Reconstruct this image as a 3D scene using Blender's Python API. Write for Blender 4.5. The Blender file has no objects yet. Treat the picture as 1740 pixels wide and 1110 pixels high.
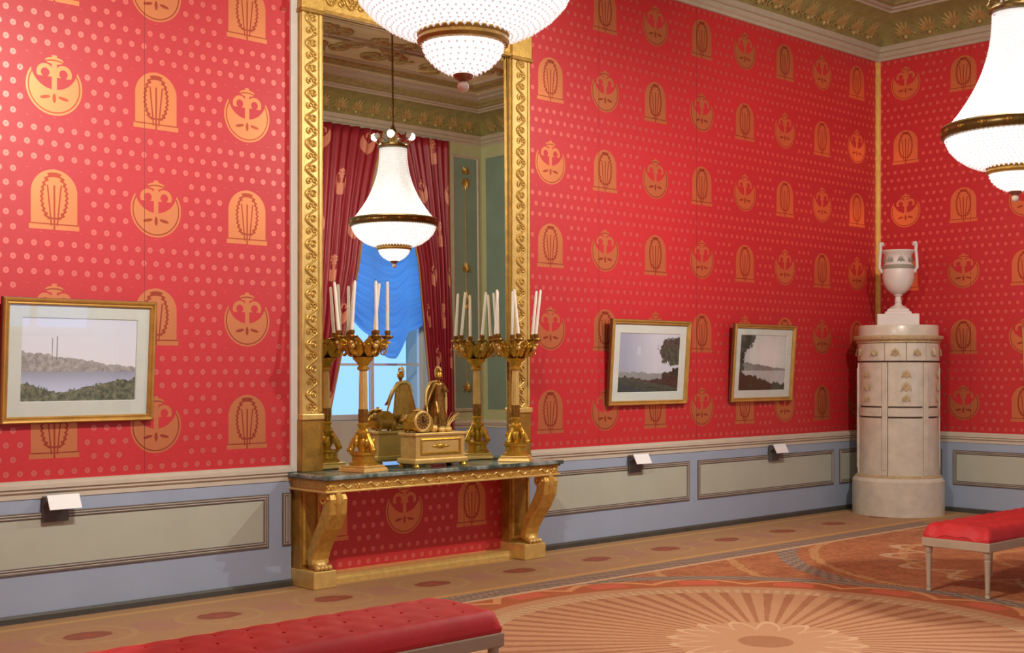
import bpy, bmesh, math, random
from mathutils import Vector, Matrix

random.seed(7)
scene = bpy.context.scene
PI = math.pi
sin, cos = math.sin, math.cos

# ------------------------------------------------------------------ camera, world, exposure
# metres: x along the long red wall, y towards it, z up.  Photograph 1740 x 1110.
F_PX, CX, HORIZON = 2150.0, 870.0, 625.0
YAW = math.atan((3180.0 - CX) / F_PX)          # angle between the view and the long wall
cam_d = bpy.data.cameras.new('camera')
cam_d.sensor_width = 36.0
cam_d.lens = 36.0 * F_PX / 1740.0
cam_d.shift_y = (HORIZON - 555.0) / 1740.0
cam_d.clip_start = 0.05
cam = bpy.data.objects.new('camera', cam_d)
scene.collection.objects.link(cam)
cam.location = (0, 0, 1.6)
cam.rotation_euler = (PI / 2, 0, YAW - PI / 2)
scene.camera = cam

world = bpy.data.worlds.new('world')
scene.world = world
world.use_nodes = True
wb = world.node_tree.nodes['Background']
wb.inputs['Color'].default_value = (0.27, 0.53, 1.0, 1)
wb.inputs['Strength'].default_value = 2.4

scene.view_settings.view_transform = 'Standard'
scene.view_settings.look = 'None'
scene.view_settings.exposure = -0.35
scene.view_settings.gamma = 1.0
scene.view_settings.use_curve_mapping = False
try:
    scene.cycles.use_denoising = True
    scene.cycles.max_bounces = 8
    scene.cycles.sample_clamp_indirect = 6.0
except Exception:
    pass

# lamp strengths (used by the chandelier builder)
SPOT_W = 480.0        # each spot head on a chandelier crown
BULB_W = 17.0         # each frosted bulb, all round
GLOW = 1.8
TENT = 0.8

# room
X0, X1, Y0, Y1 = -1.0, 13.23, 0.87, 7.93
ZC = 5.78
CXC, CYC = 6.12, 4.40          # carpet centre

COL = scene.collection

# ------------------------------------------------------------------ mesh helper
class MB:
    def __init__(s):
        s.v = []; s.f = []
    def add(s, vs, fs):
        o = len(s.v)
        s.v += [tuple(v) for v in vs]
        s.f += [tuple(i + o for i in f) for f in fs]
        return s
    def box(s, x0, x1, y0, y1, z0, z1):
        return s.add([(x0, y0, z0), (x1, y0, z0), (x1, y1, z0), (x0, y1, z0),
                      (x0, y0, z1), (x1, y0, z1), (x1, y1, z1), (x0, y1, z1)],
                     [(0, 3, 2, 1), (4, 5, 6, 7), (0, 1, 5, 4), (1, 2, 6, 5), (2, 3, 7, 6), (3, 0, 4, 7)])
    def frust(s, cx, cy, w0, d0, z0, w1, d1, z1):
        vs = []
        for w, d, z in ((w0, d0, z0), (w1, d1, z1)):
            vs += [(cx - w, cy - d, z), (cx + w, cy - d, z), (cx + w, cy + d, z), (cx - w, cy + d, z)]
        return s.add(vs, [(0, 3, 2, 1), (4, 5, 6, 7), (0, 1, 5, 4), (1, 2, 6, 5), (2, 3, 7, 6), (3, 0, 4, 7)])
    def lathe(s, prof, n=32, c=(0, 0, 0), a0=0.0, a1=2 * PI, flute=0, fd=0.0):
        full = abs(a1 - a0 - 2 * PI) < 1e-6
        m = n if full else n + 1
        vs = []
        for r, z in prof:
            for k in range(m):
                a = a0 + (a1 - a0) * k / n
                rr = r * (1 - (fd * (0.5 + 0.5 * cos(flute * a)) if flute else 0))
                vs.append((c[0] + rr * cos(a), c[1] + rr * sin(a), c[2] + z))
        fs = []
        for i in range(len(prof) - 1):
            for k in range(n):
                k2 = (k + 1) % m
                fs.append((i * m + k, i * m + k2, (i + 1) * m + k2, (i + 1) * m + k))
        if full:
            if prof[0][0] > 1e-5: fs.append(tuple(reversed(range(m))))
            if prof[-1][0] > 1e-5: fs.append(tuple((len(prof) - 1) * m + k for k in range(m)))
        return s.add(vs, fs)
    def tube(s, pts, r, n=8, cap=True):
        pts = [Vector(p) for p in pts]
        rs = r if isinstance(r, (list, tuple)) else [r] * len(pts)
        vs = []; up = None
        for i, p in enumerate(pts):
            t = (pts[min(i + 1, len(pts) - 1)] - pts[max(i - 1, 0)])
            t = t.normalized() if t.length > 1e-9 else Vector((0, 0, 1))
            if up is None:
                up = Vector((0, 0, 1)) if abs(t.z) < 0.9 else Vector((0, 1, 0))
            a = t.cross(up)
            if a.length < 1e-6: a = t.cross(Vector((1, 0, 0)))
            a.normalize(); b = a.cross(t).normalized(); up = b
            for k in range(n):
                q = 2 * PI * k / n
                vs.append(p + (a * cos(q) + b * sin(q)) * rs[i])
        fs = []
        for i in range(len(pts) - 1):
            for k in range(n):
                k2 = (k + 1) % n
                fs.append((i * n + k, i * n + k2, (i + 1) * n + k2, (i + 1) * n + k))
        if cap:
            fs.append(tuple(reversed(range(n)))); fs.append(tuple((len(pts) - 1) * n + k for k in range(n)))
        return s.add(vs, fs)
    def ball(s, c, r, n=12, m=8, sq=(1, 1, 1)):
        prof = [(max(1e-6, sin(PI * i / m)), -cos(PI * i / m)) for i in range(m + 1)]
        o = len(s.v)
        s.lathe(prof, n)
        for i in range(o, len(s.v)):
            x, y, z = s.v[i]
            s.v[i] = (c[0] + x * r * sq[0], c[1] + y * r * sq[1], c[2] + z * r * sq[2])
        return s
    def octa(s, c, r):
        x, y, z = c
        return s.add([(x + r, y, z), (x - r, y, z), (x, y + r, z), (x, y - r, z), (x, y, z + r), (x, y, z - r)],
                     [(0, 2, 4), (2, 1, 4), (1, 3, 4), (3, 0, 4), (2, 0, 5), (1, 2, 5), (3, 1, 5), (0, 3, 5)])
    def prism(s, poly, a0, a1, axis='x'):
        """poly of (p, q); extruded along axis: x->(a,p,q)  y->(p,a,q)  z->(p,q,a)"""
        mk = {'x': lambda p, q, a: (a, p, q), 'y': lambda p, q, a: (p, a, q), 'z': lambda p, q, a: (p, q, a)}[axis]
        n = len(poly)
        vs = [mk(p, q, a0) for p, q in poly] + [mk(p, q, a1) for p, q in poly]
        fs = [tuple(range(n)), tuple(reversed(range(n, 2 * n)))]
        fs += [(i, i + n, (i + 1) % n + n, (i + 1) % n) for i in range(n)]
        return s.add(vs, fs)
    def sweep_plan(s, x0, x1, y0, y1, prof):
        """closed moulding round a room: prof of (inset, z)"""
        vs = []
        for d, z in prof:
            vs += [(x0 + d, y0 + d, z), (x1 - d, y0 + d, z), (x1 - d, y1 - d, z), (x0 + d, y1 - d, z)]
        fs = []
        for i in range(len(prof) - 1):
            for k in range(4):
                k2 = (k + 1) % 4
                fs.append((i * 4 + k, (i + 1) * 4 + k, (i + 1) * 4 + k2, i * 4 + k2))
        return s.add(vs, fs)
    def sweep_frame(s, x0, x1, z0, z1, prof, y=0.0):
        """mitred frame in the xz plane facing -y: prof of (inset, height towards -y); closed profile"""
        n = len(prof); vs = []
        for d, h in prof:
            vs += [(x0 + d, y - h, z0 + d), (x1 - d, y - h, z0 + d), (x1 - d, y - h, z1 - d), (x0 + d, y - h, z1 - d)]
        fs = []
        for i in range(n):
            j = (i + 1) % n
            for k in range(4):
                k2 = (k + 1) % 4
                fs.append((i * 4 + k, i * 4 + k2, j * 4 + k2, j * 4 + k))
        return s.add(vs, fs)
    def xf(s, m):
        s.v = [tuple(m @ Vector(v)) for v in s.v]
        return s
    def mesh(s, name, smooth=None):
        me = bpy.data.meshes.new(name)
        me.from_pydata(s.v, [], s.f)
        bm = bmesh.new(); bm.from_mesh(me)
        bmesh.ops.recalc_face_normals(bm, faces=bm.faces)
        bm.to_mesh(me); bm.free()
        if smooth:
            for p in me.polygons: p.use_smooth = True
            try: me.set_sharp_from_angle(angle=math.radians(smooth))
            except Exception: pass
        me.update()
        return me
    def build(s, name, mat, parent=None, smooth=None, loc=None, bevel=0.0):
        o = bpy.data.objects.new(name, s.mesh(name, smooth))
        COL.objects.link(o)
        if mat: o.data.materials.append(mat)
        if parent: o.parent = parent
        if loc: o.location = loc
        if bevel:
            b = o.modifiers.new('bevel', 'BEVEL'); b.width = bevel; b.segments = 2
            b.limit_method = 'ANGLE'; b.angle_limit = math.radians(50)
        return o

def empty(name, loc=(0, 0, 0), rz=0.0, rx=0.0):
    o = bpy.data.objects.new(name, None)
    COL.objects.link(o); o.location = loc; o.rotation_euler = (rx, 0, rz)
    o.empty_display_size = 0.1
    return o

def tag(o, label, cat, group=None):
    o['label'] = label; o['category'] = cat
    if group: o['group'] = group
    return o

def struct(o, label=None):
    o['kind'] = 'structure'
    if label: o['label'] = label
    return o

def copy_tree(o, parent=None):
    c = o.copy(); COL.objects.link(c)
    if parent: c.parent = parent
    for ch in list(o.children): copy_tree(ch, c)
    return c

def inst(src, parent, loc, rot=(0, 0, 0), scale=(1, 1, 1)):
    c = src.copy(); COL.objects.link(c); c.parent = parent
    c.location = loc; c.rotation_euler = rot; c.scale = scale
    return c

# ------------------------------------------------------------------ materials
def srgb(r, g, b):
    f = lambda c: (c / 255 / 12.92) if c / 255 <= 0.04045 else ((c / 255 + 0.055) / 1.055) ** 2.4
    return (f(r), f(g), f(b), 1)

class NX:
    """tiny node-expression builder"""
    def __init__(s, mat):
        s.nt = mat.node_tree
    def math(s, op, *a, clamp=False):
        n = s.nt.nodes.new('ShaderNodeMath'); n.operation = op; n.use_clamp = clamp
        for i, x in enumerate(a):
            x = x.s if isinstance(x, EX) else x
            if isinstance(x, (int, float)): n.inputs[i].default_value = x
            else: s.nt.links.new(x, n.inputs[i])
        return EX(s, n.outputs[0])
    def pos(s, space='world'):
        if space == 'world':
            src = s.nt.nodes.new('ShaderNodeNewGeometry').outputs['Position']
        elif space == 'uv':
            src = s.nt.nodes.new('ShaderNodeTexCoord').outputs['UV']
        else:
            src = s.nt.nodes.new('ShaderNodeTexCoord').outputs['Object']
        sp = s.nt.nodes.new('ShaderNodeSeparateXYZ'); s.nt.links.new(src, sp.inputs[0])
        return [EX(s, sp.outputs[i]) for i in range(3)] + [src]
    def vec(s, x, y, z):
        n = s.nt.nodes.new('ShaderNodeCombineXYZ')
        for i, a in enumerate((x, y, z)):
            if isinstance(a, EX): s.nt.links.new(a.s, n.inputs[i])
            else: n.inputs[i].default_value = a
        return n.outputs[0]
    def noise(s, vec, scale, detail=2.0, rough=0.5):
        n = s.nt.nodes.new('ShaderNodeTexNoise')
        s.nt.links.new(vec, n.inputs['Vector'])
        n.inputs['Scale'].default_value = scale; n.inputs['Detail'].default_value = detail
        n.inputs['Roughness'].default_value = rough
        return EX(s, n.outputs[0])
    def mix(s, fac, a, b):
        n = s.nt.nodes.new('ShaderNodeMix'); n.data_type = 'RGBA'
        for sock, x in ((n.inputs[0], fac), (n.inputs[6], a), (n.inputs[7], b)):
            x = x.s if isinstance(x, EX) else x
            if isinstance(x, (int, float)): sock.default_value = x
            elif isinstance(x, tuple): sock.default_value = x
            else: s.nt.links.new(x, sock)
        return n.outputs[2]

class EX:
    def __init__(e, nx, s): e.n = nx; e.s = s
    def __add__(e, o): return e.n.math('ADD', e, o)
    __radd__ = __add__
    def __sub__(e, o): return e.n.math('SUBTRACT', e, o)
    def __rsub__(e, o): return e.n.math('SUBTRACT', o, e)
    def __mul__(e, o): return e.n.math('MULTIPLY', e, o)
    __rmul__ = __mul__
    def __truediv__(e, o): return e.n.math('DIVIDE', e, o)
    def __lt__(e, o): return e.n.math('LESS_THAN', e, o)
    def __gt__(e, o): return e.n.math('GREATER_THAN', e, o)
    def __or__(e, o): return e.n.math('MAXIMUM', e, o)
    def __and__(e, o): return e.n.math('MINIMUM', e, o)
    def inv(e): return e.n.math('SUBTRACT', 1.0, e)
    def abs(e): return e.n.math('ABSOLUTE', e)
    def floor(e): return e.n.math('FLOOR', e)
    def fract(e): return e.n.math('FRACT', e)
    def sqrt(e): return e.n.math('SQRT', e)
    def sin(e): return e.n.math('SINE', e)
    def mod(e, o): return e.n.math('FLOORED_MODULO', e, o)
    def sq(e): return e * e
    def atan2(e, o): return e.n.math('ARCTAN2', e, o)
    def smooth(e, a, b):
        t = e.n.math('MULTIPLY', e - a, 1.0 / (b - a), clamp=True)
        return t

def new_mat(name):
    m = bpy.data.materials.new(name); m.use_nodes = True
    return m, m.node_tree.nodes['Principled BSDF'], NX(m)

def mat(name, col, rough=0.5, metal=0.0, spec=0.5, emit=None, es=0.0, var=0.0, vscale=8.0, bump=0.0, bscale=60.0, coat=0.0):
    m, b, N = new_mat(name)
    b.inputs['Base Color'].default_value = col
    b.inputs['Roughness'].default_value = rough
    b.inputs['Metallic'].default_value = metal
    b.inputs['Specular IOR Level'].default_value = spec
    if coat: b.inputs['Coat Weight'].default_value = coat
    if emit:
        b.inputs['Emission Color'].default_value = emit
        b.inputs['Emission Strength'].default_value = es
    if var or bump:
        p = N.pos('object')
    if var:
        n = N.noise(p[3], vscale, 4, 0.6)
        dark = tuple(c * (1 - var) for c in col[:3]) + (1,)
        lite = tuple(min(1, c * (1 + var)) for c in col[:3]) + (1,)
        m.node_tree.links.new(N.mix(n.smooth(0.3, 0.7), dark, lite), b.inputs['Base Color'])
    if bump:
        n = N.noise(p[3], bscale, 3, 0.6)
        bn = m.node_tree.nodes.new('ShaderNodeBump'); bn.inputs['Strength'].default_value = bump
        bn.inputs['Distance'].default_value = 0.01
        m.node_tree.links.new(n.s, bn.inputs['Height']); m.node_tree.links.new(bn.outputs[0], b.inputs['Normal'])
    return m

RED = srgb(196, 36, 42)
MOTIF = srgb(222, 140, 92)
DOT = srgb(226, 124, 112)

def motif_masks(N, a, b):
    r = (a.sq() + b.sq()).sqrt()
    aa = a.abs()
    cres = (r < 0.185) & ((a.sq() + (b - 0.135).sq()).sqrt() > 0.155)
    cres = cres | ((aa < 0.017) & (b > -0.03) & (b < 0.2))
    ring = (((aa - 0.06).sq() + (b - 0.085).sq()).sqrt() - 0.042).abs() < 0.014
    cres = cres | (ring & (b > 0.06))
    cres = cres | (((a / 0.06).sq() + ((b - 0.165) / 0.022).sq()) < 1.0)
    cdet = (((aa - 0.06) / 0.034).sq() + ((b + 0.06 + aa * 0.2) / 0.011).sq()) < 1.0
    cdet = cdet | ((r - 0.168).abs() < 0.0045) | (((a / 0.012).sq() + ((b + 0.075) / 0.03).sq()) < 1.0)
    med = ((aa < 0.152) & (b > -0.185) & (b < 0.05)) | (((a / 0.152).sq() + ((b - 0.05) / 0.15).sq()) < 1.0)
    med = med | ((aa < 0.165) & ((b + 0.165).abs() < 0.02))
    e = ((a / 0.082).sq() + ((b - 0.02) / 0.15).sq()).sqrt()
    wave = (b * 210.0).sin() * 0.06
    mdet = (((e - 1.0 + wave).abs() < 0.1) & (b > -0.12))
    mdet = mdet | ((aa < 0.006) & (b < 0.1)) | (((aa - 0.035 - b * 0.1).abs() < 0.005) & (b < 0.1) & (b > -0.16))
    mdet = mdet | ((b + 0.15).abs() < 0.004)
    return cres, cdet, med, mdet

def silk(name, axis, kind):
    m, bs, N = new_mat(name)
    p = N.pos('world')
    T, TV = 0.706, 0.732
    x = p[axis]
    if kind == 'back':
        off = (x > 7.3) * 3.057 + 4.788
        U = (x - off) / T
    else:
        U = (x - (Y1 - 0.36)) / T
    V = (p[2] - 1.205) / TV
    i = (U + 0.5).floor(); j = (V + 0.5).floor()
    a = (U - i) * T; b = (V - j) * TV
    par = (i + j).mod(2.0)
    cres, cdet, med, mdet = motif_masks(N, a, b)
    mot = (par * cres) + (par.inv() * med)
    det = (par * cdet) + (par.inv() * mdet)
    U8, V8 = U * 8.0, V * 8.0
    row = (V8 + 0.5).floor()
    du = (U8 + row.mod(2.0) * 0.5 + 0.5).fract() - 0.5
    dv = V8 - row
    dd = (du.sq() + dv.sq()).sqrt()
    dot = (dd < 0.215) & ((a.abs() | b.abs()) > 0.20)
    heart = dd < 0.07
    seam = ((U / 2.0 + 0.06).fract() - 0.5).abs() < 0.0011
    wv = N.noise(N.vec(x * 0.6, p[2] * 6.0, 0.0), 40.0, 2)
    base = N.mix(wv, tuple(c * 0.9 for c in RED[:3]) + (1,), tuple(min(1, c * 1.1) for c in RED[:3]) + (1,))
    c = N.mix(dot, base, DOT)
    c = N.mix(dot & heart, c, srgb(220, 100, 96))
    c = N.mix(mot, c, MOTIF)
    c = N.mix(mot & det, c, srgb(176, 80, 58))
    c = N.mix(seam, c, srgb(90, 14, 20))
    L = m.node_tree.links
    L.new(c, bs.inputs['Base Color'])
    fig = mot | dot
    L.new((0.48 - fig * 0.06).s, bs.inputs['Roughness'])
    L.new((0.10 + fig * 0.68).s, bs.inputs['Metallic'])
    L.new((0.75 - mot * 0.25).s, bs.inputs['Specular IOR Level'])
    return m

def carpet_mat():
    m, bs, N = new_mat('carpet_weave')
    x, y, z, vec = N.pos('world')
    n1 = N.noise(vec, 7.0, 3); n2 = N.noise(vec, 26.0, 3)
    wob = (n1 - 0.5) * 0.10
    P = (x - CXC).abs(); Q = (y - CYC).abs()
    r = ((x - CXC).sq() + (y - CYC).sq()).sqrt()
    ang = (y - CYC).atan2(x - CXC)
    tan_ = N.mix(n2, srgb(150, 116, 80), srgb(186, 148, 104))
    terra = N.mix(n1.smooth(0.35, 0.65), srgb(154, 90, 52), srgb(184, 116, 72))
    gold = srgb(196, 148, 92); cream = srgb(206, 176, 134); grey = srgb(112, 104, 98); dk = srgb(134, 66, 50)
    # ground with big arabesque loops
    c = terra
    r2 = ((P - 4.45).sq() + Q.sq()).sqrt()
    c = N.mix((((r2 + wob) * 4.3).sin().abs() < 0.16), c, gold)
    a2 = Q.atan2(P - 4.45)
    petal = (((a2 * 8.0).sin().abs() * 0.35 + 1.25 - r2).abs() < 0.05)
    c = N.mix(petal, c, cream)
    c = N.mix(n2 > 0.60, c, srgb(190, 128, 84)); c = N.mix(n2 < 0.37, c, srgb(150, 72, 44))
    c = N.mix(((r2 - 2.42).abs() < 0.085), c, N.mix(((a2 * 90.0).sin() * (r2 * 60.0).sin()) > 0.0, grey, srgb(154, 138, 116)))
    # orange band round the sunburst
    band = (r < 2.32)
    scal = (((ang * 9.0).sin().abs() * 0.20 + 1.98 - r).abs() < 0.035)
    oc = N.mix(scal, N.mix(n1, srgb(160, 76, 36), srgb(184, 98, 52)), srgb(214, 150, 96))
    oc = N.mix((((ang * 9.0).sin().abs() > 0.8) & ((r - 2.02).abs() < 0.08)), oc, srgb(206, 92, 66))
    c = N.mix(band, c, oc)
    c = N.mix((r - 2.24).abs() < 0.085, c, N.mix(((ang * 70.0).sin() * (r * 70.0).sin()) > 0.0, grey, srgb(152, 136, 112)))
    # sunburst
    disc = r < 1.86
    rays = (((ang * 64.0).sin() + (n2 - 0.5) * 1.6) > 0.25) & (r > 0.55) & (r < 1.62)
    dc = N.mix(rays, N.mix(n2, srgb(178, 128, 88), srgb(200, 152, 110)), N.mix(n1, srgb(150, 92, 58), srgb(168, 112, 74)))
    dc = N.mix((r - 1.68).abs() < 0.07, dc, N.mix(((ang * 150.0).sin() > 0.0), srgb(198, 164, 122), srgb(186, 146, 104)))
    petl = (((ang * 8.0).sin().abs() * 0.22 + 0.34 - r + wob).abs() < 0.03)
    dc = N.mix(petl, dc, srgb(206, 168, 126))
    dc = N.mix((r < 0.16), dc, srgb(158, 104, 66))
    c = N.mix(disc, c, dc)
    # border round the room
    edge = ((Q - 2.20) | (P - 5.78))
    along = (Q > 2.20) * (x - 3.296) + (Q > 2.20).inv() * (y - CYC)
    deep = ((Q - 2.86) * (Q > 2.20)) + ((P - 6.44) * (Q > 2.20).inv())
    bead = (((along * 48.0).sin() * ((Q + P) * 60.0).sin()) > 0.1)
    k = along / 0.885
    fr = (k + 0.5).fract() - 0.5
    fr2 = k.fract() - 0.5
    oval = ((fr * 0.885 / 0.15).sq() + ((deep + wob) / 0.10).sq()) < 1.0
    ovin = ((fr * 0.885 / 0.05).sq() + ((deep) / 0.03).sq()) < 1.0
    ovout = (((fr * 0.885 / 0.28).sq() + ((deep + wob) / 0.24).sq()) - 1.0).abs() < 0.16
    flo = ((fr2 * 0.885 / 0.20).sq() + ((deep + wob * 2.0) / 0.16).sq()) < 1.0
    bc = N.mix(flo & (n2 > 0.45), tan_, srgb(168, 122, 104))
    bc = N.mix(ovout, bc, srgb(176, 144, 98))
    bc = N.mix(oval, bc, dk); bc = N.mix(ovin, bc, srgb(160, 66, 50))
    bc = N.mix((deep.abs() - 0.46).abs() < 0.03, bc, srgb(196, 156, 92))
    c = N.mix(edge > 0.0, c, bc)
    c = N.mix(((edge - 0.05).abs() < 0.10), c, N.mix(bead, grey, srgb(150, 132, 108)))
    c = N.mix(((edge + 0.08).abs() < 0.025), c, cream)
    L = m.node_tree.links
    c = N.mix(n2.smooth(0.3, 0.75) * 0.30 + 0.08, c, srgb(160, 116, 78))
    L.new(c, bs.inputs['Base Color'])
    bs.inputs['Roughness'].default_value = 0.62
    bs.inputs['Specular IOR Level'].default_value = 0.35
    bn = m.node_tree.nodes.new('ShaderNodeBump'); bn.inputs['Strength'].default_value = 0.25
    bn.inputs['Distance'].default_value = 0.006
    L.new(N.noise(vec, 190.0, 2).s, bn.inputs['Height']); L.new(bn.outputs[0], bs.inputs['Normal'])
    return m

def print_mat(name, which, w, h):
    m, bs, N = new_mat(name)
    x, y, z, vec = N.pos('object')
    u = x / w + 0.5; v = z / h
    nb = (N.noise(vec, 8.0, 6, 0.72) - 0.5) * 1.5 + 0.5; nf = N.noise(vec, 34.0, 4, 0.7)
    if which == 'harbour':
        c = N.mix(v.smooth(0.4, 1.0), srgb(250, 246, 240), srgb(238, 238, 240))
        hill = v < (0.60 - u * 0.20 + (nb - 0.5) * 0.12)
        c = N.mix(hill, c, N.mix(nf.smooth(0.35, 0.65), srgb(150, 142, 132), srgb(200, 192, 178)))
        wat = v < 0.36
        c = N.mix(wat, c, N.mix(v.smooth(0.15, 0.36), srgb(214, 220, 234), srgb(168, 168, 178)))
        mast = (((u - 0.30).abs() < 0.004) & (v > 0.5) & (v < 0.78)) | (((u - 0.26).abs() < 0.003) & (v > 0.5) & (v < 0.76))
        c = N.mix(mast, c, srgb(130, 124, 124))
        fg = v < (0.12 + (u - 0.35).abs() * 0.28 + (nb - 0.5) * 0.22)
        c = N.mix(fg, c, N.mix(nf.smooth(0.35, 0.68), srgb(62, 70, 56), srgb(150, 148, 112)))
    elif which == 'oak':
        c = N.mix(u.smooth(0.1, 0.6), srgb(176, 180, 190), srgb(220, 220, 218))
        c = N.mix(((u - 0.32).abs() < 0.03) & ((v - 0.70).abs() < 0.07), c, srgb(214, 214, 220))
        hill = v < (0.36 + (nb - 0.5) * 0.12 - u * 0.06)
        c = N.mix(hill, c, N.mix(nf, srgb(120, 128, 116), srgb(176, 182, 172)))
        tr = (((u - 0.90) / 0.26).sq() + ((v - 0.70) / 0.24).sq() + (nb - 0.5) * 2.6) < 1.0
        c = N.mix(tr, c, N.mix(nf.smooth(0.35, 0.65), srgb(26, 40, 32), srgb(92, 104, 84)))
        gr = v < (0.20 + (u - 0.5).abs() * 0.16 + (nb - 0.5) * 0.20 + (u > 0.72) * 0.12)
        c = N.mix(gr, c, N.mix(nf.smooth(0.3, 0.75), srgb(20, 30, 20), srgb(76, 76, 56)))
    else:
        c = N.mix((((u - 0.6).sq() + (v - 0.6).sq()).sqrt()).smooth(0.15, 0.65), srgb(246, 238, 220), srgb(206, 202, 188))
        hill = v < (0.52 - u * 0.14 + (nb - 0.5) * 0.10)
        c = N.mix(hill, c, N.mix(nf, srgb(112, 106, 92), srgb(168, 162, 146)))
        c = N.mix((v < 0.36), c, N.mix(nf, srgb(170, 166, 154), srgb(226, 220, 206)))
        tr = (u < (0.10 + v.smooth(0.55, 1.0) * 0.20 + (nb - 0.5) * 0.30))
        c = N.mix(tr, c, N.mix(nf, srgb(38, 38, 26), srgb(84, 80, 58)))
        gr = v < (0.20 + ((0.5 - u) * 0.25) + (nb - 0.5) * 0.30)
        c = N.mix(gr, c, N.mix(nf, srgb(32, 30, 18), srgb(78, 70, 44)))
    m.node_tree.links.new(c, bs.inputs['Base Color'])
    bs.inputs['Roughness'].default_value = 0.6
    return m

def curtain_mat():
    m, bs, N = new_mat('curtain_silk')
    p = N.pos('uv')
    T = 0.62
    U = p[0] / T; V = p[1] / T
    i = (U + 0.5).floor(); j = (V + 0.5).floor()
    a = (U - i) * T; b = (V - j) * T
    par = (i + j).mod(2.0)
    cres, cdet, med, mdet = motif_masks(N, a, b)
    mot = par * cres
    c = N.mix(mot, srgb(138, 20, 34), srgb(196, 120, 92))
    m.node_tree.links.new(c, bs.inputs['Base Color'])
    bs.inputs['Roughness'].default_value = 0.5
    return m

def festoon_mat():
    m, bs, N = new_mat('blue_blind_silk')
    nt = m.node_tree
    bs.inputs['Base Color'].default_value = srgb(104, 164, 236)
    bs.inputs['Roughness'].default_value = 0.45
    tr = nt.nodes.new('ShaderNodeBsdfTranslucent'); tr.inputs[0].default_value = srgb(150, 205, 255)
    mx = nt.nodes.new('ShaderNodeMixShader'); mx.inputs[0].default_value = 0.6
    nt.links.new(bs.outputs[0], mx.inputs[1]); nt.links.new(tr.outputs[0], mx.inputs[2])
    nt.links.new(mx.outputs[0], nt.nodes['Material Output'].inputs[0])
    return m

def pane_mat():
    m, bs, N = new_mat('window_glass')
    nt = m.node_tree
    tp = nt.nodes.new('ShaderNodeBsdfTransparent'); tp.inputs[0].default_value = (0.95, 0.97, 1, 1)
    gl = nt.nodes.new('ShaderNodeBsdfGlossy'); gl.inputs['Roughness'].default_value = 0.02
    mx = nt.nodes.new('ShaderNodeMixShader'); mx.inputs[0].default_value = 0.06
    nt.links.new(tp.outputs[0], mx.inputs[1]); nt.links.new(gl.outputs[0], mx.inputs[2])
    nt.links.new(mx.outputs[0], nt.nodes['Material Output'].inputs[0])
    return m

def marble_mat(name, c0, c1, scale, rough):
    m, bs, N = new_mat(name)
    p = N.pos('object')
    n = N.noise(p[3], scale, 6, 0.65)
    c = N.mix(n.smooth(0.42, 0.6), c0, c1)
    m.node_tree.links.new(c, bs.inputs['Base Color'])
    bs.inputs['Roughness'].default_value = rough
    return m

M = {}
M['silk_back'] = silk('silk_damask_long_wall', 0, 'back')
M['silk_side'] = silk('silk_damask_end_wall', 1, 'side')
M['carpet'] = carpet_mat()
M['floor'] = mat('floor_boards', srgb(92, 62, 40), 0.5, var=0.2)
M['ceil'] = mat('ceiling_plaster', srgb(206, 198, 150), 0.8, var=0.10, vscale=3)
M['ceil_dark'] = mat('ceiling_moulding_olive', srgb(150, 138, 88), 0.6, var=0.2, vscale=14)
M['cove'] = mat('cove_paint', srgb(134, 126, 72), 0.7, var=0.18, vscale=10)
M['stucco_gold'] = mat('stucco_gilding', srgb(164, 142, 84), 0.5, 0.25, var=0.25, vscale=18)
M['pale_mould'] = mat('pale_moulding', srgb(176, 164, 140), 0.55, var=0.06)
M['casing'] = mat('casing_paint', srgb(226, 224, 212), 0.45, var=0.03)
M['dado'] = mat('dado_blue_grey', srgb(154, 168, 186), 0.42, var=0.04, vscale=3)
M['dado_panel'] = mat('dado_panel_green', srgb(176, 180, 162), 0.42, var=0.04, vscale=3)
M['dado_line'] = mat('dado_moulding', srgb(160, 152, 140), 0.45, var=0.06)
M['dado_dark'] = mat('dado_moulding_dark', srgb(104, 92, 82), 0.5)
M['rail'] = mat('chair_rail', srgb(196, 186, 166), 0.4, var=0.05)
M['skirting'] = mat('skirting', srgb(72, 70, 62), 0.5, var=0.15)
M['gold'] = mat('gilding', srgb(208, 168, 82), 0.38, 0.45, var=0.18, vscale=22, bump=0.25, bscale=70)
M['gold_pale'] = mat('gilding_pale', srgb(222, 190, 112), 0.40, 0.45, var=0.12, vscale=16)
M['gold_old'] = mat('gilding_aged', srgb(168, 128, 52), 0.42, 0.5, var=0.25, vscale=14, bump=0.3, bscale=40)
M['ormolu'] = mat('ormolu', srgb(206, 166, 62), 0.30, 0.75, var=0.22, vscale=40)
M['ormolu_dark'] = mat('ormolu_aged', srgb(150, 112, 48), 0.34, 0.75, var=0.3, vscale=50)
M['frame_gold'] = mat('picture_gilding', srgb(190, 148, 74), 0.38, 0.5, var=0.15, vscale=12)
M['frame_dark'] = mat('picture_frame_edge', srgb(104, 66, 34), 0.5)
M['mount'] = mat('picture_mount', srgb(226, 226, 204), 0.7, var=0.03)
M['mount_edge'] = mat('picture_mount_bevel', srgb(236, 232, 214), 0.7)
M['glass_front'] = pane_mat()
M['mirror'] = mat('silvered_glass', (0.90, 0.93, 0.87, 1), 0.0, 1.0)
M['marble_green'] = marble_mat('green_marble', srgb(66, 84, 76), srgb(150, 166, 158), 7.0, 0.12)
M['white_glaze'] = mat('white_glazed_tile', srgb(208, 200, 180), 0.30, var=0.12, vscale=7, coat=0.2)
M['glaze_grout'] = mat('tile_joint', srgb(120, 104, 88), 0.8)
M['glaze_gilt'] = mat('worn_gilt_relief', srgb(196, 176, 134), 0.45, 0.2, var=0.2, vscale=30)
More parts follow.
